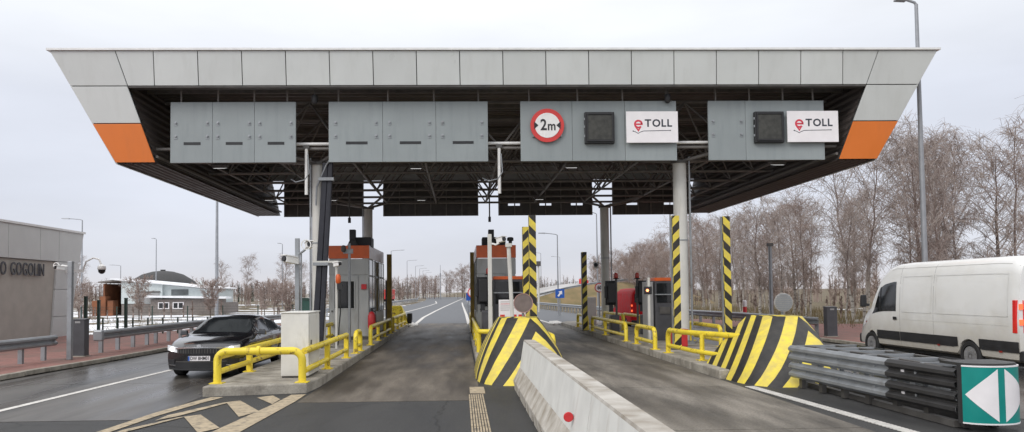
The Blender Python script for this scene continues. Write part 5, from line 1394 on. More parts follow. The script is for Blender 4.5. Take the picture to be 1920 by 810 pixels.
obj('roof_edge', MB().box(-27, BX_+.10, 22, 37.35, 5.035, 5.13), 'trim', bd)
lets = []; pos = 0.0
for ch in 'SPO GOGOLIN':
    if ch == ' ': pos += .22; continue
    t = text_obj(ch, .78, 'letters', bd, (0, 0, 0), rot=(R(90), 0, R(90)), ext=.02, bold=.004, align='LEFT', sx=.66)
    a, b = text_width(t.data); lets.append((t, pos-a*.66)); pos += (b-a)*.66+.075
for t, p in lets: t.location = Vector((BX_+.05, 33.86-pos+p, 3.13))-bd.location
# dome camera on the corner
r = empty('dome_camera', (-17.2, 35.8, 3.2), 'white dome camera on a curved arm at the building corner', 'camera')
cx, cy = -16.85, 35.55
obj('arm', MB().path([(-17.75, 35.6, 3.2), (-17.6, 35.58, 3.6), (-17.25, 35.56, 3.78), (-16.98, 35.55, 3.7), (cx, cy, 3.4)], .04, 8), 'white', r, smooth=True)
obj('housing', MB().lathe([(.06, 3.46), (.17, 3.38), (.19, 3.26), (.17, 3.22)], (cx, cy, 0), 14), 'white', r, smooth=True)
obj('dome', MB().lathe([(.165, 3.22), (.15, 3.10), (.08, 3.03), (.01, 3.01)], (cx, cy, 0), 14), 'glassdark', r, smooth=True)
obj('wall_mount', MB().box(-18.6, -17.72, 35.55, 35.65, 3.1, 3.24), 'white', r)

# ------------------------------------------------------------------ green fences
r = empty('green_fence', (-15, 36.4, .1), 'low dark green railing in front of the snowy field', 'fence')
x = -17.4; k = 0
while x < -10.6:
    obj('post', MB().box(x-.03, x+.03, 36.85, 36.91, .05, .92), 'green', r); x += .72; k += 1
for z in (.25, .5, .75, .9): obj('rail', MB().path([(-17.4, 36.88, z), (-10.6, 36.88, z)], .011, 5), 'green', r)
for (x, y, h_, lab) in ((-17.05, 34.5, 1.95, 'thick dark green fence post next to the lamp post'), (-16.0, 36.2, 1.85, 'thick dark green fence post in front of the rust red shed'), (-17.9, 37.5, 1.75, 'thin dark green fence post beside the building corner')):
    r = empty('fence_post', (x, y, 0), lab, 'fence post', 'thick green fence posts')
    obj('shaft', MB().box(x-.06, x+.06, y-.06, y+.06, .02, h_), 'green', r); obj('cap', MB().box(x-.07, x+.07, y-.07, y+.07, h_, h_+.03), 'green', r)
# mesh fence further out
r = empty('mesh_fence', (-15, 52, 0), 'dark green mesh fence across the snow behind the sedan', 'fence')
x = -26.0
while x < -9.5:
    obj('post', MB().box(x-.03, x+.03, 51.97, 52.03, -.3, 1.25), 'green', r); x += 2.4
for k in range(7): obj('wire', MB().path([(-26, 52, .05+k*.19), (-9.8, 52, .05+k*.19)], .008, 4), 'green', r)
# ------------------------------------------------------------------ depot with dome behind the field
dp = empty('depot_building', (-42, 92, 0), 'long pale depot with sloping white roof edge and grey brick base', 'building')
def face_box(x0, x1, z0, z1, y0, y1): return MB().box(x0, x1, y0, y1, z0, z1)
obj('base_wall', MB().box(-40.3, -29.5, 90, 100, -.6, 1.0), 'farbrick', dp)
obj('wall', MB().hexa([(-40.3, 89.9, 1.0), (-35.5, 89.9, 1.0), (-35.5, 100, 1.0), (-40.3, 100, 1.0), (-40.3, 89.9, 3.75), (-35.5, 89.9, 3.25), (-35.5, 100, 3.25), (-40.3, 100, 3.75)]), 'farwhite', dp)
obj('annex_wall', MB().hexa([(-35.49, 90.4, 1.0), (-30.2, 90.4, 1.0), (-30.2, 100, 1.0), (-35.49, 100, 1.0), (-35.49, 90.4, 3.2), (-30.2, 90.4, 2.65), (-30.2, 100, 2.65), (-35.49, 100, 3.2)]), 'farwhite', dp)
rf = obj('roof', MB().hexa([(-41.4, 89.4, 3.87), (-29.8, 89.4, 2.70), (-29.8, 100.3, 2.70), (-41.4, 100.3, 3.87), (-41.4, 89.4, 4.03), (-29.8, 89.4, 2.85), (-29.8, 100.3, 2.85), (-41.4, 100.3, 4.03)]), 'snowroof', dp)
obj('chimney', MB().box(-32.3, -31.9, 93, 93.5, 2.9, 3.7), 'farwhite', rf)
obj('low_roof', MB().hexa([(-37, 88.4, 1.72), (-27.5, 88.4, 1.50), (-27.5, 90.39, 1.50), (-37, 90.39, 1.72), (-37, 88.4, 1.95), (-27.5, 88.4, 1.72), (-27.5, 90.39, 1.72), (-37, 90.39, 1.95)]), 'snowroof', dp)
obj('low_wall', MB().box(-36.5, -28, 89, 89.98, -.6, 1.49), 'farbrick', dp)
for x in (-35.6, -33.9):
    wd = obj('window', MB().box(x, x+1.3, 88.93, 88.99, .35, 1.15), 'white_clean', dp); obj('pane', MB().box(x+.12, x+.58, 88.915, 88.929, .45, 1.05).box(x+.72, x+1.18, 88.915, 88.929, .45, 1.05), 'glassdark', wd)
wd = obj('window', MB().box(-34.6, -32.6, 90.33, 90.39, 1.95, 2.65), 'glasspale', dp)
obj('gate', MB().box(-38.6, -35.8, 89.84, 89.89, 1.1, 2.3), 'greybox', dp); obj('gate_lintel', MB().box(-38.7, -35.7, 89.78, 89.83, 2.31, 2.45), 'steel_dark', dp)
dm = empty('salt_dome', (-41, 118, 0), 'dark domed salt store rising behind the depot', 'building')
obj('dome', MB().lathe([(6.6, -.5), (6.4, 1.2), (5.8, 2.8), (4.6, 4.2), (3.0, 5.2), (1.5, 5.65), (.05, 5.8)], (-46.5, 118, 0), 32), 'domeroof', dm, smooth=True)
obj('vent', MB().lathe([(.4, 5.7), (.4, 5.95)], (-46.5, 118, 0), 8), 'domeroof', dm)
sh = empty('timber_shed', (-41.5, 90, 0), 'rust red open shed at the end of the depot', 'shed')
obj('back_wall', MB().box(-42.5, -40.4, 95, 95.2, -.6, 3.7), 'rust', sh)
obj('side_wall', MB().box(-42.7, -42.5, 90.5, 95.2, -.6, 3.4), 'rust', sh)
obj('roof', MB().hexa([(-42.9, 89.6, 3.5), (-40.35, 89.6, 3.75), (-40.35, 95.4, 3.75), (-42.9, 95.4, 3.5), (-42.9, 89.6, 3.65), (-40.35, 89.6, 3.95), (-40.35, 95.4, 3.95), (-42.9, 95.4, 3.65)]), 'farbrick', sh)
for k in range(3): obj('stack', MB().box(-43.6+k*.8, -42.9+k*.8, 89.6+k*.2, 91+k*.2, -.6, 1.9-.5*abs(k-1)), 'rust', sh, bev=.05)
r = empty('green_container', (-13.5, 58, 0), 'dark green container roof seen behind the cream cabinet', 'container')
obj('body', MB().box(-13.1, -11.95, 60, 61.5, -.2, 1.45), mat('container_green', (.015, .06, .045), .6), r)
obj('lid', MB().prism([(-13.2, 1.45), (-11.85, 1.45), (-12.2, 1.65), (-12.85, 1.65)], 'y', 59.95, 61.55), 'green', r)
# ------------------------------------------------------------------ vehicles
def pw(tab):
    tab = sorted(tab)
    def f0(t):
        if t <= tab[0][0]: return tab[0][1]
        for (a, va), (b, vb) in zip(tab[:-1], tab[1:]):
            if t <= b: return va+(vb-va)*(t-a)/(b-a)
        return tab[-1][1]
    return f0
def soft(tab, h=.07):
    f0 = pw(tab)
    return lambda t: (f0(t-h)+2*f0(t-h/2)+2*f0(t)+2*f0(t+h/2)+f0(t+h))/8
class Loft:
    """vehicle skin: section(y) gives the right half from bottom centre to top centre; deform bends the plan"""
    def __init__(s, ys, section, deform): s.ys = ys; s.section = section; s.deform = deform; s.K = len(section(ys[0]))
    def P(s, y, kf, side=1):
        sec = s.section(y); k = min(int(kf), s.K-2); t = kf-k
        x = sec[k][0]+(sec[k+1][0]-sec[k][0])*t; z = sec[k][1]+(sec[k+1][1]-sec[k][1])*t
        return Vector(s.deform(side*x, y, z))
    def skin(s):
        mb = MB(); K = s.K; ring = 2*K-2
        for y in s.ys:
            sec = s.section(y)
            for k in range(K): mb.v.append(s.deform(sec[k][0], y, sec[k][1]))
            for k in range(K-2, 0, -1): mb.v.append(s.deform(-sec[k][0], y, sec[k][1]))
        for j in range(len(s.ys)-1):
            for k in range(ring):
                a = j*ring+k; b = j*ring+(k+1) % ring; mb.f.append((a, b, b+ring, a+ring))
        for y in (s.ys[0], s.ys[-1]):          # end caps as grids so that they follow the plan curve
            sec = s.section(y); C = 6; i = len(mb.v)
            for k in range(K):
                for c in range(-C, C+1): mb.v.append(s.deform(sec[k][0]*c/C, y, sec[k][1]))
            w = 2*C+1
            for k in range(K-1):
                for c in range(w-1):
                    a = i+k*w+c; mb.f.append((a, a+1, a+w+1, a+w))
        return mb
    def patch(s, y0, y1, k0, k1, side=1, off=.004, ny=10, nk=4, th=.0):
        """panel lying on the skin; y0,y1 may depend on k"""
        mb = MB(); f0 = y0 if callable(y0) else (lambda k: y0); f1 = y1 if callable(y1) else (lambda k: y1)
        for i in range(nk+1):
            kf = k0+(k1-k0)*i/nk
            for j in range(ny+1):
                y = f0(kf)+(f1(kf)-f0(kf))*j/ny
                p = s.P(y, kf, side); e = .01
                n = (s.P(y+e, kf, side)-s.P(y-e, kf, side)).cross(s.P(y, min(kf+.05, s.K-1.001), side)-s.P(y, max(kf-.05, 0), side))
                if n.length < 1e-9: n = Vector((0, 0, 1))
                n.normalize()
                ref = Vector((p.x, 0, p.z-.7))
                if n.dot(ref) < 0: n = -n
                q = p+n*off; mb.v.append(tuple(q))
        w = ny+1
        for i in range(nk):
            for j in range(ny): a = i*w+j; mb.f.append((a, a+1, a+w+1, a+w))
        return mb
def wheel(root, x, y, r, w, side, rimr=.66, spokes=10):
    t = obj('wheel', MB().lathe([(r*.70, -w/2), (r*.93, -w/2), (r, -w/2+.03), (r, w/2-.03), (r*.93, w/2), (r*.70, w/2)], (x, y, r), 28, axis='x', ring=True), 'tyre', root, smooth=True, ang=35, local=True)
    xo = x+side*(w/2-.035)
    rim = MB().lathe([(r*rimr*1.06, -.02), (r*rimr*1.06, .03), (r*rimr*.97, .03), (r*rimr*.93, -.015)], (xo, y, r), 24, axis='x')
    for k in range(spokes):
        a = 2*math.pi*k/spokes; c, s_ = math.cos(a), math.sin(a); n_ = .028
        i = len(rim.v); R0, R1 = r*.10, r*rimr
        for xx in (xo+side*.0, xo+side*.025):
            rim.v += [(xx, y+c*R0-s_*n_, r+s_*R0+c*n_), (xx, y+c*R0+s_*n_, r+s_*R0-c*n_), (xx, y+c*R1+s_*n_, r+s_*R1-c*n_), (xx, y+c*R1-s_*n_, r+s_*R1+c*n_)]
        rim.f += [(i, i+1, i+2, i+3), (i+4, i+5, i+6, i+7), (i, i+1, i+5, i+4), (i+1, i+2, i+6, i+5), (i+2, i+3, i+7, i+6), (i+3, i, i+4, i+7)]
    rim.lathe([(r*.40, -.012), (r*.40, -.002)], (xo, y, r), 20, axis='x')
    rim.lathe([(r*.16, -.01), (r*.16, .03), (r*.10, .04)], (xo, y, r), 12, axis='x')
    obj('rim', rim, 'rim', t, local=True)
    return t
def arch(zb, y, ya, r):
    d = abs(y-ya)
    return max(zb, r*.98+math.sqrt(max(0, (r*1.12)**2-d*d))) if d < r*1.12 else zb

# ---- black sedan
def make_sedan(loc, rz, label):
    root = empty('black_sedan', loc, label, 'car', rz=rz)
    ztop = soft([(-2.43, .86), (-2.36, 1.0), (-2.1, 1.06), (-1.75, 1.12), (-1.1, 1.37), (-.6, 1.45), (-.1, 1.455), (.25, 1.40), (1.08, 1.0), (1.6, .96), (2.1, .89), (2.32, .83), (2.43, .73)])
    belt = pw([(-2.43, .80), (-1.8, .98), (0, .96), (1.0, .93), (1.6, .87), (2.1, .80), (2.43, .66)])
    wid = soft([(-2.43, .80), (-2.2, .88), (-1.5, .93), (1.5, .93), (2.2, .91), (2.43, .86)])
    bot = pw([(-2.43, .42), (-2.2, .27), (-1.8, .22), (1.8, .20), (2.2, .20), (2.43, .24)])
    FA, RA, WR = 1.45, -1.36, .335
    def section(y):
        w = wid(y); zt = ztop(y); zb = bot(y); sill = max(arch(zb, y, FA, WR), arch(zb, y, RA, WR))
        b = min(belt(y), zt-.05)
        mid = max(sill+.02, zb+(b-zb)*.45)
        shoulder = max(mid+.02, b-.10)
        h = max(0, zt-b-.06)
        if h < .02: up = [(w*.90, zt-.035), (w*.74, zt-.014), (w*.42, zt-.004), (0, zt)]
        else:
            wr = w*.90-h*.46
            t = min(1, h/.25)
            p6 = (w*.90, b+.02+(zt-.035-b-.02)*(1-t)); p7 = (w*.74*(1-t)+wr*t, (zt-.014)*(1-t)+(zt-.085)*t); p8 = (w*.42*(1-t)+wr*.80*t, (zt-.004)*(1-t)+(zt-.022)*t)
            up = [p6, p7, p8, (0, zt)]
        return [(0, sill), (w*.80, sill), (w*.955, sill+.015), (w*.995, mid), (w, shoulder), (w*.955, b)]+up
    def deform(x, y, z):
        t = max(0, min(1, (y-1.45)/.98)); b = t*t*(3-2*t); y2 = y-.34*b*(abs(x)/.93)**2.4
        t = max(0, min(1, (-1.6-y)/.8)); b = t*t*(3-2*t); y2 += .22*b*(abs(x)/.93)**2.4
        return (x, y2, z)
    ys = [-2.43+4.86*k/70 for k in range(71)]
    L = Loft(ys, section, deform)
    obj('body', L.skin(), 'carpaint', root, smooth=True, ang=38, local=True)
    obj('underbody', MB().box(-.72, .72, -2.2, 2.15, .17, .62), 'rubber', root, local=True)
    # glass
    obj('windscreen', L.patch(.20, 1.0, 7.0, 9.0, 1, .006, 8, 5), 'glassdark', root, smooth=True, local=True)
    obj('windscreen', L.patch(.20, 1.0, 7.0, 9.0, -1, .006, 8, 5), 'glassdark', root, smooth=True, local=True)
    for s in (-1, 1):
        obj('rear_window', L.patch(-1.75, -1.0, 7.05, 9.0, s, .006, 8, 5), 'glassdark', root, smooth=True, local=True)
        obj('side_window', L.patch(lambda k: -.42, lambda k: .95-(k-6.1)*.72, 6.1, 6.9, s, .006, 10, 4), 'glassdark', root, smooth=True, local=True)
        obj('side_window', L.patch(lambda k: -1.45+(k-6.1)*.45, lambda k: -.50, 6.1, 6.9, s, .006, 10, 4), 'glassdark', root, smooth=True, local=True)
        obj('window_trim', L.patch(-1.6, .95, 5.9, 6.04, s, .008, 14, 1), 'chrome', root, local=True)
        d = obj('door_gap', L.patch(-.468, -.456, 3.0, 5.9, s, .002, 1, 6), 'black', root, local=True)
        obj('door_gap', L.patch(.80, .812, 3.0, 5.9, s, .002, 1, 6), 'black', root, local=True)
        for y in (-.35, -1.3): obj('door_handle', L.patch(y, y+.18, 5.0, 5.25, s, .018, 3, 1), 'carpaint', root, local=True)
        # mirror
        m = MB().hexa([(s*.90, .74, .97), (s*1.10, .70, .95), (s*1.10, .84, .95), (s*.90, .88, .97), (s*.92, .76, 1.09), (s*1.09, .73, 1.09), (s*1.09, .82, 1.08), (s*.92, .86, 1.08)])
        obj('mirror', m, 'carpaint', root, bev=.02, local=True)
        for ya in (FA, RA): wheel(root, s*.80, ya, WR, .225, s)
    # front: following the bumper's plan curve
    def yf(x, z): return deform(x, 2.43, z)[1]
    def strip(x0, x1, z0, z1, off, m, name, n=12, th=.02):
        mb = MB(); a0 = z0 if callable(z0) else (lambda u: z0); a1 = z1 if callable(z1) else (lambda u: z1)
        for k in range(n+1):
            x = x0+(x1-x0)*k/n; y = yf(x, 0)+off
            mb.v += [(x, y, a0(x)), (x, y-.02 if False else y, a1(x)), (x, y-th, a1(x)), (x, y-th, a0(x))]
        for k in range(n):
            a = 4*k; b = a+4; mb.f += [(a, b, b+1, a+1), (a+1, b+1, b+2, a+2), (a+2, b+2, b+3, a+3), (a+3, b+3, b, a)]
        mb.f += [(0, 1, 2, 3), (4*n, 4*n+3, 4*n+2, 4*n+1)]
        return obj(name, mb, m, root, local=True)
    g_ = strip(-.56, .56, lambda x: .595+.02*abs(x), lambda x: .725-.03*(abs(x)/.56)**2, .012, 'black', 'grille', th=.04)
    for k in range(17):
        x = -.52+k*.065; y = yf(x, 0)+.016
        obj('grille_bar', MB().box(x-.008, x+.008, y-.01, y+.006, .61, .71), 'steel_dark', g_, local=True)
    strip(-.60, .60, lambda x: .732-.035*(abs(x)/.56)**2+.02*abs(x), lambda x: .765-.035*(abs(x)/.56)**2+.02*abs(x), .03, 'chrome', 'chrome_bar', th=.04)
    obj('emblem', MB().lathe([(.001, yf(0, 0)+.03), (.06, yf(0, 0)+.03), (.06, yf(0, 0))], (0, 0, .79), 16, axis='y').xf(Matrix.Translation((0, 0, .79)) @ Matrix.Diagonal((1, 1, .5, 1)) @ Matrix.Translation((0, 0, -.79))), 'chrome', root, local=True)
    strip(-.62, .62, .27, .40, .012, 'black', 'lower_intake', th=.05)
    strip(-.80, .80, .215, .255, .02, 'blackplastic', 'front_lip', th=.08)
    strip(-.60, .60, .405, .42, .02, 'steel_dark', 'intake_edge', th=.03)
    for s in (-1, 1):
        a, b = (.56, .86)
        h = strip(s*a, s*b, lambda x: .625+.16*(abs(x)-a), lambda x: .745+.16*(abs(x)-a), .016, 'lampglass', 'headlight', n=8, th=.06)
        xx = s*.70; y = yf(xx, 0)+.02
        obj('lamp', MB().ball((xx, y, .705), .058, 12, 8), 'headlight', h, smooth=True, local=True)
        strip(s*.64, s*.84, .34, .46, .014, 'black', 'fog_recess', n=5, th=.04)
        strip(s*.60, s*.86, lambda x: .315+.05*(abs(x)-.6), lambda x: .33+.05*(abs(x)-.6), .024, 'chrome', 'bumper_trim', n=5, th=.03)
        obj('tail_light', L.patch(-2.36, -2.12, 4.2, 5.2, s, .006, 4, 3), 'taillight', root, local=True)
    pl_ = obj('licence_plate', MB().box(-.26, .26, yf(.2, 0)+.022, yf(.2, 0)+.036, .435, .548), 'white_clean', root, local=True)
    obj('plate_band', MB().box(.218, .259, yf(.2, 0)+.037, yf(.2, 0)+.039, .438, .545), 'blue', pl_, local=True)
    t = text_obj('DW 8HM01', .115, 'black', pl_, (0, 0, 0), rot=(R(90), 0, R(180)), ext=.001, bold=.002, name='plate_text', sx=.78)
    t.location = (-.02, yf(.2, 0)+.039, .492)
    # interior: seats seen through the screen
    return root
make_sedan((-6.14, 20.36, 0), R(178.6), 'black sedan with lit headlights driving out past the left island')

# ---- panel vans
def make_van(name, loc, rz, label, paint, sc=(1, 1, 1), strip_=True):
    root = empty(name, loc, label, 'van', rz=rz)
    ztop = soft([(-3.46, 2.55), (-3.40, 2.66), (-2.8, 2.70), (1.3, 2.70), (1.75, 2.60), (2.1, 2.36), (2.72, 1.52), (3.2, 1.30), (3.42, 1.08), (3.5, .75)], .12)
    wid = soft([(-3.46, .975), (-3.3, 1.0), (2.6, 1.0), (3.2, .94), (3.5, .84)], .08)
    FA, RA, WR = 2.53, -1.82, .36
    base = [(0, .34), (.86, .34), (.96, .40), (.99, .60), (1.0, .92), (.998, 1.30), (.985, 1.60), (.955, 2.05), (.915, 2.33), (.86, 2.52), (.74, 2.645), (.42, 2.695), (0, 2.70)]
    def section(y):
        zt = ztop(y); w = wid(y); zs = min(1.15, zt*.62)
        lo = max(arch(.34, y, FA, WR), arch(.34, y, RA, WR))
        o = []
        for (x, z) in base:
            if z > 1.15: z = zs+(z-1.15)*(zt-zs)/(2.70-1.15)
            else: z = .34+(z-.34)*(zs-.34)/(1.15-.34)
            o.append((x*w, max(z, lo)))
        # keep the ladder strictly rising
        for k in range(3, len(o)): o[k] = (o[k][0], max(o[k][1], o[k-1][1]+.004))
        return o
    def deform(x, y, z):
        t = max(0, min(1, (y-1.9)/1.6)); b = t*t*(3-2*t)
        y2 = y-.30*b*(abs(x)/1.0)**2.6
        return (x*sc[0], y2*sc[1], z*sc[2])
    ys = [-3.46, -3.44, -3.40]+[-3.3+6.8*k/84 for k in range(85)]
    L = Loft(ys, section, deform)
    obj('body', L.skin(), paint, root, smooth=True, ang=40, local=True)
    obj('underbody', MB().box(-.8*sc[0], .8*sc[0], -3.2*sc[1], 3.0*sc[1], .24*sc[2], .9*sc[2]), 'rubber', root, local=True)
    for s in (-1, 1):
        for ya in (FA, RA): wheel(root, s*.86*sc[0], ya*sc[1], WR*sc[2], .235, s, rimr=.60, spokes=14)
        w_ = obj('side_window', L.patch(lambda k: 1.16, lambda k: 2.46-(k-5.15)*.20, 5.15, 7.4, s, .006, 10, 5), 'glassdark', root, smooth=True, local=True)
        obj('quarter_pillar', L.patch(lambda k: 1.92, lambda k: 1.96, 5.15, 7.4, s, .012, 1, 5), 'blackplastic', w_, local=True)
        obj('windscreen', L.patch(lambda k: 2.0, lambda k: 2.78, 9.4, 12.0, s, .006, 8, 5), 'glassdark', root, smooth=True, local=True)
        if strip_:
            for (a, b) in ((-3.44, -2.20), (-1.44, .972), (.988, 2.15)):
                obj('rub_strip', L.patch(a, b, 2.75, 3.6, s, .016, 12, 2), 'blackplastic', root, local=True)
            for y in (-2.95, -.75): obj('side_marker', L.patch(y, y+.10, 2.65, 2.85, s, .022, 2, 1), 'lampred', root, local=True)
        # door and panel seams
        for y in (.98, -.50): obj('door_gap', L.patch(y-.006, y+.006, 2.2, 9.5, s, .0015, 1, 14), 'seam', root, local=True)
        obj('roof_seam', L.patch(-3.4, 1.5, 9.0, 9.06, s, .003, 20, 1), 'seam', root, local=True)
        obj('waist_seam', L.patch(-3.4, .96, 4.55, 4.62, s, .004, 16, 1), paint, root, local=True)
        for (a, b) in ((-3.15, -.58), (-.42, .88)):
            for (k0, k1) in ((5.1, 5.18), (7.85, 7.95)): obj('pressing', L.patch(a, b, k0, k1, s, .010, 16, 1), paint, root, local=True)
            for y in (a, b-.03): obj('pressing', L.patch(y, y+.03, 5.1, 7.95, s, .010, 1, 8), paint, root, local=True)
        obj('door_handle', L.patch(1.10, 1.28, 4.5, 4.72, s, .025, 4, 2), 'blackplastic', root, local=True)
        m = MB().hexa([(s*1.06*sc[0], 2.52*sc[1], 1.46*sc[2]), (s*1.24*sc[0], 2.48*sc[1], 1.44*sc[2]), (s*1.24*sc[0], 2.62*sc[1], 1.44*sc[2]), (s*1.06*sc[0], 2.66*sc[1], 1.46*sc[2]),
                       (s*1.06*sc[0], 2.54*sc[1], 1.80*sc[2]), (s*1.23*sc[0], 2.51*sc[1], 1.80*sc[2]), (s*1.23*sc[0], 2.60*sc[1], 1.79*sc[2]), (s*1.06*sc[0], 2.64*sc[1], 1.79*sc[2])])
        m.box(s*.96*sc[0], s*1.07*sc[0], 2.55*sc[1], 2.62*sc[1], 1.46*sc[2], 1.54*sc[2])
        obj('mirror', m, 'blackplastic', root, bev=.03, local=True)
        t = obj('tail_light', MB().hexa([(s*.86*sc[0], -3.475*sc[1], .98*sc[2]), (s*1.005*sc[0], -3.40*sc[1], .98*sc[2]), (s*1.005*sc[0], -3.28*sc[1], .98*sc[2]), (s*.86*sc[0], -3.30*sc[1], .98*sc[2]),
                               (s*.86*sc[0], -3.475*sc[1], 1.70*sc[2]), (s*.998*sc[0], -3.40*sc[1], 1.70*sc[2]), (s*.998*sc[0], -3.30*sc[1], 1.70*sc[2]), (s*.86*sc[0], -3.30*sc[1], 1.70*sc[2])]), 'taillight', root, bev=.012, local=True)
        for z in (1.16, 1.50): obj('lamp', MB().box(s*.90*sc[0], s*.975*sc[0], -3.495*sc[1], -3.46*sc[1], z*sc[2], (z+.12)*sc[2]), 'taillit', t, local=True)
        obj('headlight', L.patch(3.05, 3.36, 5.2, 6.6, s, .008, 5, 3), 'lampglass', root, local=True)
        obj('turn_light', L.patch(2.92, 3.02, 5.6, 5.9, s, .012, 2, 1), 'lampred', root, local=True)
    obj('rear_bumper', MB().box(-.97*sc[0], .97*sc[0], -3.56*sc[1], -3.40*sc[1], .36*sc[2], .60*sc[2]), 'blackplastic', root, bev=.03, local=True)
    obj('front_bumper', MB().box(-.80*sc[0], .80*sc[0], 3.36*sc[1], 3.53*sc[1], .34*sc[2], .62*sc[2]), 'blackplastic', root, bev=.05, local=True)
    obj('rear_door_gap', MB().box(-.006, .006, -3.468*sc[1], -3.45*sc[1], .64*sc[2], 2.5*sc[2]), 'seam', root, local=True)
    for s in (-1, 1): obj('rear_window', MB().box(s*.10*sc[0], s*.78*sc[0], -3.472*sc[1], -3.455*sc[1], 1.75*sc[2], 2.32*sc[2]), 'glassdark' if name != 'white_van' else paint, root, local=True)
    return root
M['seam'] = mat('panel_seam', (.30, .295, .28), .6, var=.1)
M['taillit'] = mat('tail_lamp_lit', (.8, .1, .05), .2, emit=(1, .16, .05), estr=1.1)
make_van('white_van', (13.06, 19.28, 0), R(-.6), 'large white panel van with black side strip on the lane by the trees', 'vanpaint')
make_van('red_van', (9.62, 40.6, 0), 0, 'red van beyond the dark lane signals', 'vanred', sc=(.95, .74, .78), strip_=False)
# far lorries
def lorry(label, loc, rz, L=7.5, cabin='signred', box='signred'):
    r = empty('red_lorry', loc, label, 'lorry', 'red lorries far off', rz=rz)
    obj('trailer', MB().box(-1.2, 1.2, -L/2, L/2-1.2, .9, 3.3), box, r, bev=.08, local=True)
    obj('cab', MB().hexa([(-1.15, L/2-1.1, .5), (1.15, L/2-1.1, .5), (1.15, L/2+.9, .5), (-1.15, L/2+.9, .5), (-1.15, L/2-1.1, 2.9), (1.15, L/2-1.1, 2.9), (1.1, L/2+.6, 2.7), (-1.1, L/2+.6, 2.7)]), cabin, r, bev=.1, local=True)
    obj('windscreen', MB().hexa([(-1.05, L/2+.78, 1.5), (1.05, L/2+.78, 1.5), (1.05, L/2+.86, 1.5), (-1.05, L/2+.86, 1.5), (-1.0, L/2+.62, 2.5), (1.0, L/2+.62, 2.5), (1.0, L/2+.70, 2.5), (-1.0, L/2+.70, 2.5)]), 'glassdark', r, local=True)
    obj('chassis', MB().box(-.9, .9, -L/2+.1, L/2, .5, .9), 'rubber', r, local=True)
    for s in (-1, 1):
        for y in (-L/2+1.2, -L/2+2.4, L/2-.1): obj('wheel', MB().lathe([(.5, -.15), (.5, .15)], (s*1.0, y, .5), 14, axis='x'), 'tyre', r, local=True)
    return r
lorry('red lorry on the field road beyond the left booth', (-19.5, 185, -.5), R(75), 6.0)
q_ = lorry('small red vehicle beside the far end of the left booth', (-13.6, 118, -.1), R(86), 3.0); q_.scale = (.55, .55, .55)
q_ = lorry('red lorry on the climbing slip road', (18.4, 111.9, 2.78), R(-61), 3.6); q_.scale = (.3, .3, .3)
# ------------------------------------------------------------------ trees
def limb(mb, pts, r0, r1, n=4):
    m = len(pts); mb.path(pts, [r0+(r1-r0)*k/(m-1) for k in range(m)], n, cap=False)
def rnd_dir(rg): 
    v = Vector((rg.uniform(-1, 1), rg.uniform(-1, 1), rg.uniform(-1, 1)))
    return v.normalized() if v.length > .01 else Vector((1, 0, 0))
def bare_tree(seed, H, nb=34, spread=.26, low=.22, droop=.5, subs=6, twigs=7, twr=.011, trunk_r=.011, lean=.04, up0=.75, up1=1.35, tl=1.0):
    rg = random.Random(seed)
    tr, cr = MB(), MB()
    pts = []; x = y = 0
    lx, ly = rg.uniform(-lean, lean), rg.uniform(-lean, lean)
    for k in range(11):
        t = k/10
        pts.append(Vector((x+lx*H*t, y+ly*H*t, H*t-.15))); x += rg.uniform(-.014, .014)*H; y += rg.uniform(-.014, .014)*H
    R0 = H*trunk_r
    tr.path(pts, [R0*(1-.93*k/10)+.006 for k in range(11)], 7, cap=False)
    def at(t):
        f = t*10; k = min(9, int(f)); return pts[k].lerp(pts[k+1], f-k)
    for i in range(nb):
        t = low+(.97-low)*((i+rg.random())/nb)
        az = i*2.399+rg.uniform(-.4, .4)
        Lb = H*spread*(.35+.9*math.sin(math.pi*min(1, (1.02-t)/(1-low))**.75)*.75)*rg.uniform(.75, 1.2)
        up = rg.uniform(up0, up1)
        d = Vector((math.cos(az), math.sin(az), up)).normalized()
        p = at(t); bp = [p.copy()]
        for k in range(4):
            p = p+d*(Lb/4); bp.append(p.copy())
            d = (d+Vector((0, 0, -.10*droop))+rnd_dir(rg)*.16).normalized()
        rb = max(.012, R0*.34*(1-t)+.012)
        limb(cr, bp, rb, .010, 4)
        for s in range(subs):
            f = rg.uniform(.25, 1.0)*4; k = min(3, int(f)); q = bp[k].lerp(bp[k+1], f-k)
            dd = ((bp[k+1]-bp[k]).normalized()*.8+rnd_dir(rg)*.8+Vector((0, 0, .25))).normalized()
            Ls = Lb*rg.uniform(.25, .5)
            s1 = q+dd*Ls*.5; dd2 = (dd+Vector((0, 0, -.35*droop))+rnd_dir(rg)*.2).normalized(); s2 = s1+dd2*Ls*.5
            limb(cr, [q, s1, s2], .013, .008, 3)
            for w in range(twigs):
                f2 = rg.random(); a = q.lerp(s1, f2*2) if f2 < .5 else s1.lerp(s2, f2*2-1)
                d3 = (dd*.5+rnd_dir(rg)*.9+Vector((0, 0, -.1*droop))).normalized()
                L3 = rg.uniform(.3, .85)*(H/10)*tl
                b1 = a+d3*L3*.5; d4 = (d3+Vector((0, 0, -.9*droop))+rnd_dir(rg)*.15).normalized()
                limb(cr, [a, b1, b1+d4*L3*.55], twr, twr*.5, 3)
    return tr.mesh('trunk', normals=False, smooth=True), cr.mesh('crown', normals=False)
PROT = {}
for k in range(5): PROT['birch%d' % k] = bare_tree(10+k, 10.0, nb=25+2*k, spread=.20+.02*k, droop=1.1, subs=5, twigs=8, twr=.0095, low=.28, trunk_r=.0078, lean=.11, up0=1.0, up1=2.3, tl=1.25)
for k in range(2): PROT['oak%d' % k] = bare_tree(40+k, 10.0, nb=38, spread=.27, droop=.25, subs=7, twigs=8, twr=.011, low=.2, trunk_r=.014)
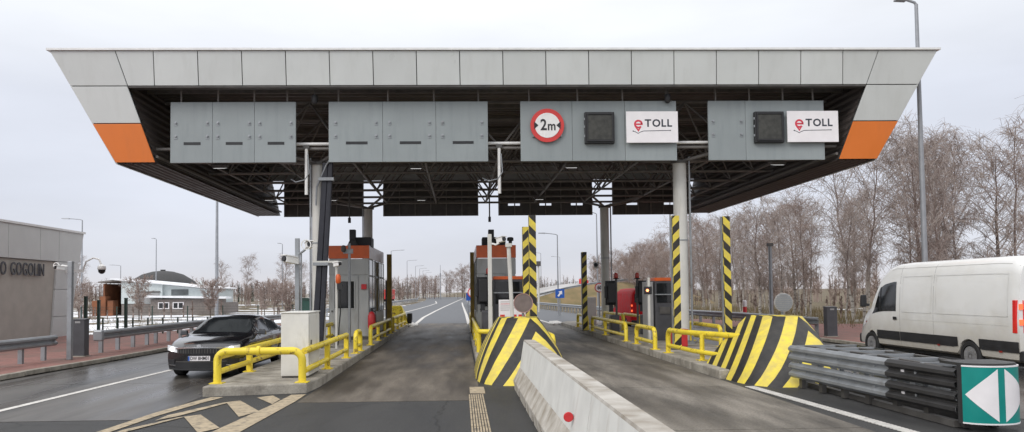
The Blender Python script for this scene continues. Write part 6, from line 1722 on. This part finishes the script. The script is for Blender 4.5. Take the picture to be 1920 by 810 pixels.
for k in range(2): PROT['round%d' % k] = bare_tree(60+k, 3.4, nb=34, spread=.42, droop=-.1, subs=6, twigs=8, twr=.016, low=.36, trunk_r=.016)
def tree(name, label, kind, x, y, z, s, rz, bark, twig, group, sz=1.0):
    r = empty(name, (x, y, z), label, 'tree', group, rz=rz); r.scale = (s, s, s*sz)
    for nm, me, m in (('trunk', PROT[kind][0], bark), ('crown', PROT[kind][1], twig)):
        o = bpy.data.objects.new(nm, me); col.objects.link(o); o.parent = r
        if not me.materials: me.materials.append(M[m])
        o.material_slots[0].link = 'OBJECT'; o.material_slots[0].material = M[m]
    return r
rg = random.Random(77)
# belt of birches right of the road, three ragged rows
n = 0
rows = []
for row, (x0, step) in enumerate(((22.0, 2.8), (27.0, 3.6), (33.0, 6.0))):
    y = 36.0+row*1.5
    while y < 150:
        x = x0+max(0, (52-y))*.14*(row+1)*.6+(y-50)*.045+rg.uniform(-1.4, 1.4)
        rows.append((row, x, y+rg.uniform(-1, 1))); y += step*rg.uniform(.75, 1.3)*(1 if y < 95 else 1.25)
for (row, x, y) in rows:
    h = pw([(36, .92), (45, .88), (60, .78), (80, .76), (110, .72), (150, .72)])(y)*rg.uniform(.80, 1.16)*(1.0, 1.06, 1.12)[row]
    if y < 62 and x < 21: h *= .8
    kind = 'birch%d' % rg.randrange(5) if rg.random() < .8 else 'oak%d' % rg.randrange(2)
    far = y > 88
    lab = {0: 'bare white stemmed birch in the front row of the belt right of the road', 1: 'bare birch in the middle of the belt right of the road', 2: 'bare birch at the back of the belt right of the road'}[row]
    tree('birch_tree', lab, kind, x, y, -.1, h, rg.uniform(0, 6.28), 'bark', 'twig' if (far or rg.random() < .45) else 'twig_grey', 'birches in the belt right of the road row %d' % (row+1))
# taller trees close behind the van
for (x, y, s, k, lab) in ((27.2, 40.5, 1.0, 'birch1', 'tall bare birch rising beside the lamp post behind the van'), (31.6, 43.0, 1.0, 'oak0', 'tall dark bare tree above the roof of the van'),
                          (36.5, 45.0, .95, 'birch3', 'tall bare birch at the edge of the picture behind the van'), (25.0, 47.0, 1.12, 'birch4', 'slender birch between the lamp post and the canopy corner')):
    tree('birch_tree', lab, k, x, y, -.1, s, rg.uniform(0, 6), 'bark' if k != 'oak0' else 'barkdark', 'twig_grey', 'tall trees behind the van')
# round-headed small trees on the snow before the depot
for (x, y, s, k, lab) in ((-33.2, 66, 1.05, 'round0', 'small round headed bare tree in front of the rust red shed'), (-27.2, 64, 1.10, 'round1', 'small round headed bare tree before the depot gate'),
                          (-20.6, 62, 1.05, 'round0', 'small round headed bare tree before the depot windows'), (-17.2, 66, 1.0, 'round1', 'small round headed bare tree right of the thick mast'),
                          (-19.5, 80, 1.1, 'round0', 'small round headed bare tree behind the sedan roof'), (-13.8, 60, .9, 'round1', 'small round headed bare tree left of the camera mast'), (-30.5, 46, 1.2, 'round1', 'bare bush like tree at the building corner')):
    tree('round_tree', lab, k, x, y, -.35, s*.86, rg.uniform(0, 6), 'barkdark', 'twig', 'small round trees on the snow')
# taller single trees over the far wood
for i, (x, y, s, k) in enumerate(((-41, 130, .78, 'birch0'), (-36.5, 128, .85, 'birch2'), (-31.5, 135, .85, 'oak1'), (-28, 132, .7, 'birch4'), (-17.5, 128, .78, 'birch1'), (-16, 132, .7, 'oak0'), (-60, 120, .8, 'birch3'), (-58, 110, .6, 'oak1'), (-24.5, 126, .62, 'birch0'))):
    tree('birch_tree', 'bare tree standing out above the far wood behind the sedan', k, x, y, -.3, s, rg.uniform(0, 6), 'bark', 'twig', 'bare trees above the far wood')
# trees at the end of the exit road
for i in range(16):
    x = -15+i*1.15+rg.uniform(-.4, .4); y = 232+rg.uniform(-10, 16)
    if -7 < x < -2.5: y += 60
    tree('bare_tree', 'bare brown tree in the clump at the end of the exit road', rg.choice(['oak0', 'oak1', 'birch2', 'birch3']), x, y, -.3, rg.uniform(.72, 1.02)*(1.0 if x > -6 else .75), rg.uniform(0, 6), 'barkdark', 'twig', 'tree clump at the end of the exit road')
for i in range(9):
    tree('bare_tree', 'bare tree along the field edge left of the exit road', rg.choice(['oak0', 'birch2', 'round0']), -34+i*2.4+rg.uniform(-.6, .6), 190+rg.uniform(-14, 14), -.5, rg.uniform(.5, .75), rg.uniform(0, 6), 'barkdark', 'twig', 'trees along the field edge')

# far wood on the horizon: too distant to tell trees apart
def far_wood(name, label, spans, m, seed, conif):
    rg = random.Random(seed); mb = MB()
    for (x0, x1, y0, y1, n_, h0, h1) in spans:
        for i in range(n_):
            x = rg.uniform(x0, x1); y = rg.uniform(y0, y1); h = rg.uniform(h0, h1)
            if conif:
                for lay in range(6):
                    zc = h*(.12+.15*lay); rr = h*.20*(1-lay/6.5)
                    for b in range(9):
                        a = rg.uniform(0, 6.28); p = Vector((x, y, zc+rg.uniform(0, h*.1)))
                        q = p+Vector((math.cos(a)*rr, math.sin(a)*rr, -h*.05)); t = Vector((-math.sin(a), math.cos(a), 0))*rr*.4
                        i0 = len(mb.v); mb.v += [tuple(p+Vector((0, 0, h*.10))), tuple(q+t), tuple(q-t)]; mb.f.append((i0, i0+1, i0+2))
            else:
                mb.path([(x, y, -.6), (x, y, h*.9)], [.10, .03], 3, cap=False)
                for b in range(46):
                    t = rg.uniform(.18, 1); a = rg.uniform(0, 6.28); L = h*.26*(1.1-t*.8)*rg.uniform(.5, 1.1)
                    p = Vector((x, y, h*t*.9)); d = Vector((math.cos(a), math.sin(a), rg.uniform(.4, 1.4))).normalized()
                    q = p+d*L; i0 = len(mb.v); w = Vector((-math.sin(a), math.cos(a), .3))*.05
                    mb.v += [tuple(p-w), tuple(p+w), tuple(q)]; mb.f.append((i0, i0+1, i0+2))
                    for c in range(3):
                        e = p.lerp(q, rg.uniform(.3, .9)); f = e+(d+rnd_dir(rg)*.9)*L*.45; i0 = len(mb.v)
                        mb.v += [tuple(e-w*.6), tuple(e+w*.6), tuple(f)]; mb.f.append((i0, i0+1, i0+2))
    me = mb.mesh(name, normals=False); me.materials.append(M[m]); o = bpy.data.objects.new(name, me); col.objects.link(o)
    tag(o, label, 'wood', None, 'stuff')
far_wood('far_wood', 'brown bare wood on the horizon behind the depot and sedan', [(-95, -10, 150, 175, 210, 3.4, 5.4), (-170, -60, 190, 240, 90, 5, 8), (-40, -8, 240, 300, 70, 6, 9), (4, 60, 255, 320, 60, 6, 9)], 'twig', 5, False)
far_wood('far_conifers', 'dark wood line low on the horizon', [(10, 110, 330, 380, 260, 5, 7.5), (-260, -80, 300, 380, 160, 6, 9), (-90, -14, 215, 240, 160, 4, 5.5)], 'conifer', 6, False)
far_wood('thicket', 'brown undergrowth beneath the birch belt', [(24, 44, 44, 150, 150, .8, 2.4), (40, 70, 44, 160, 200, 3, 6), (-46, -14, 70, 84, 40, .6, 1.5)], 'twig', 8, False)
# dry grass on the verges
rg = random.Random(9); mb = MB()
for i in range(9000):
    if i < 6500: x = rg.uniform(15.5, 34); y = rg.uniform(30.5, 75)
    else: x = rg.uniform(-40, -17.5); y = rg.uniform(38, 70)
    if x > 15 and y < 41 and x < 18: continue
    if rg.random() > .35+.65*math.sin(x*.7+y*.3)**2: continue
    h = rg.uniform(.25, .75) if x > 0 else rg.uniform(.1, .35); a = rg.uniform(0, 6.28); w = .02; z = field_z(x, y)-.03
    i0 = len(mb.v); c, s = math.cos(a), math.sin(a)
    mb.v += [(x-c*w, y-s*w, z), (x+c*w, y+s*w, z), (x+rg.uniform(-.2, .2), y+rg.uniform(-.2, .2), z+h)]; mb.f.append((i0, i0+1, i0+2))
me = mb.mesh('verge_grass', normals=False); me.materials.append(M['drygrass']); o = bpy.data.objects.new('verge_grass', me); col.objects.link(o); tag(o, 'dry yellow grass tufts on the verges', 'grass', None, 'stuff')
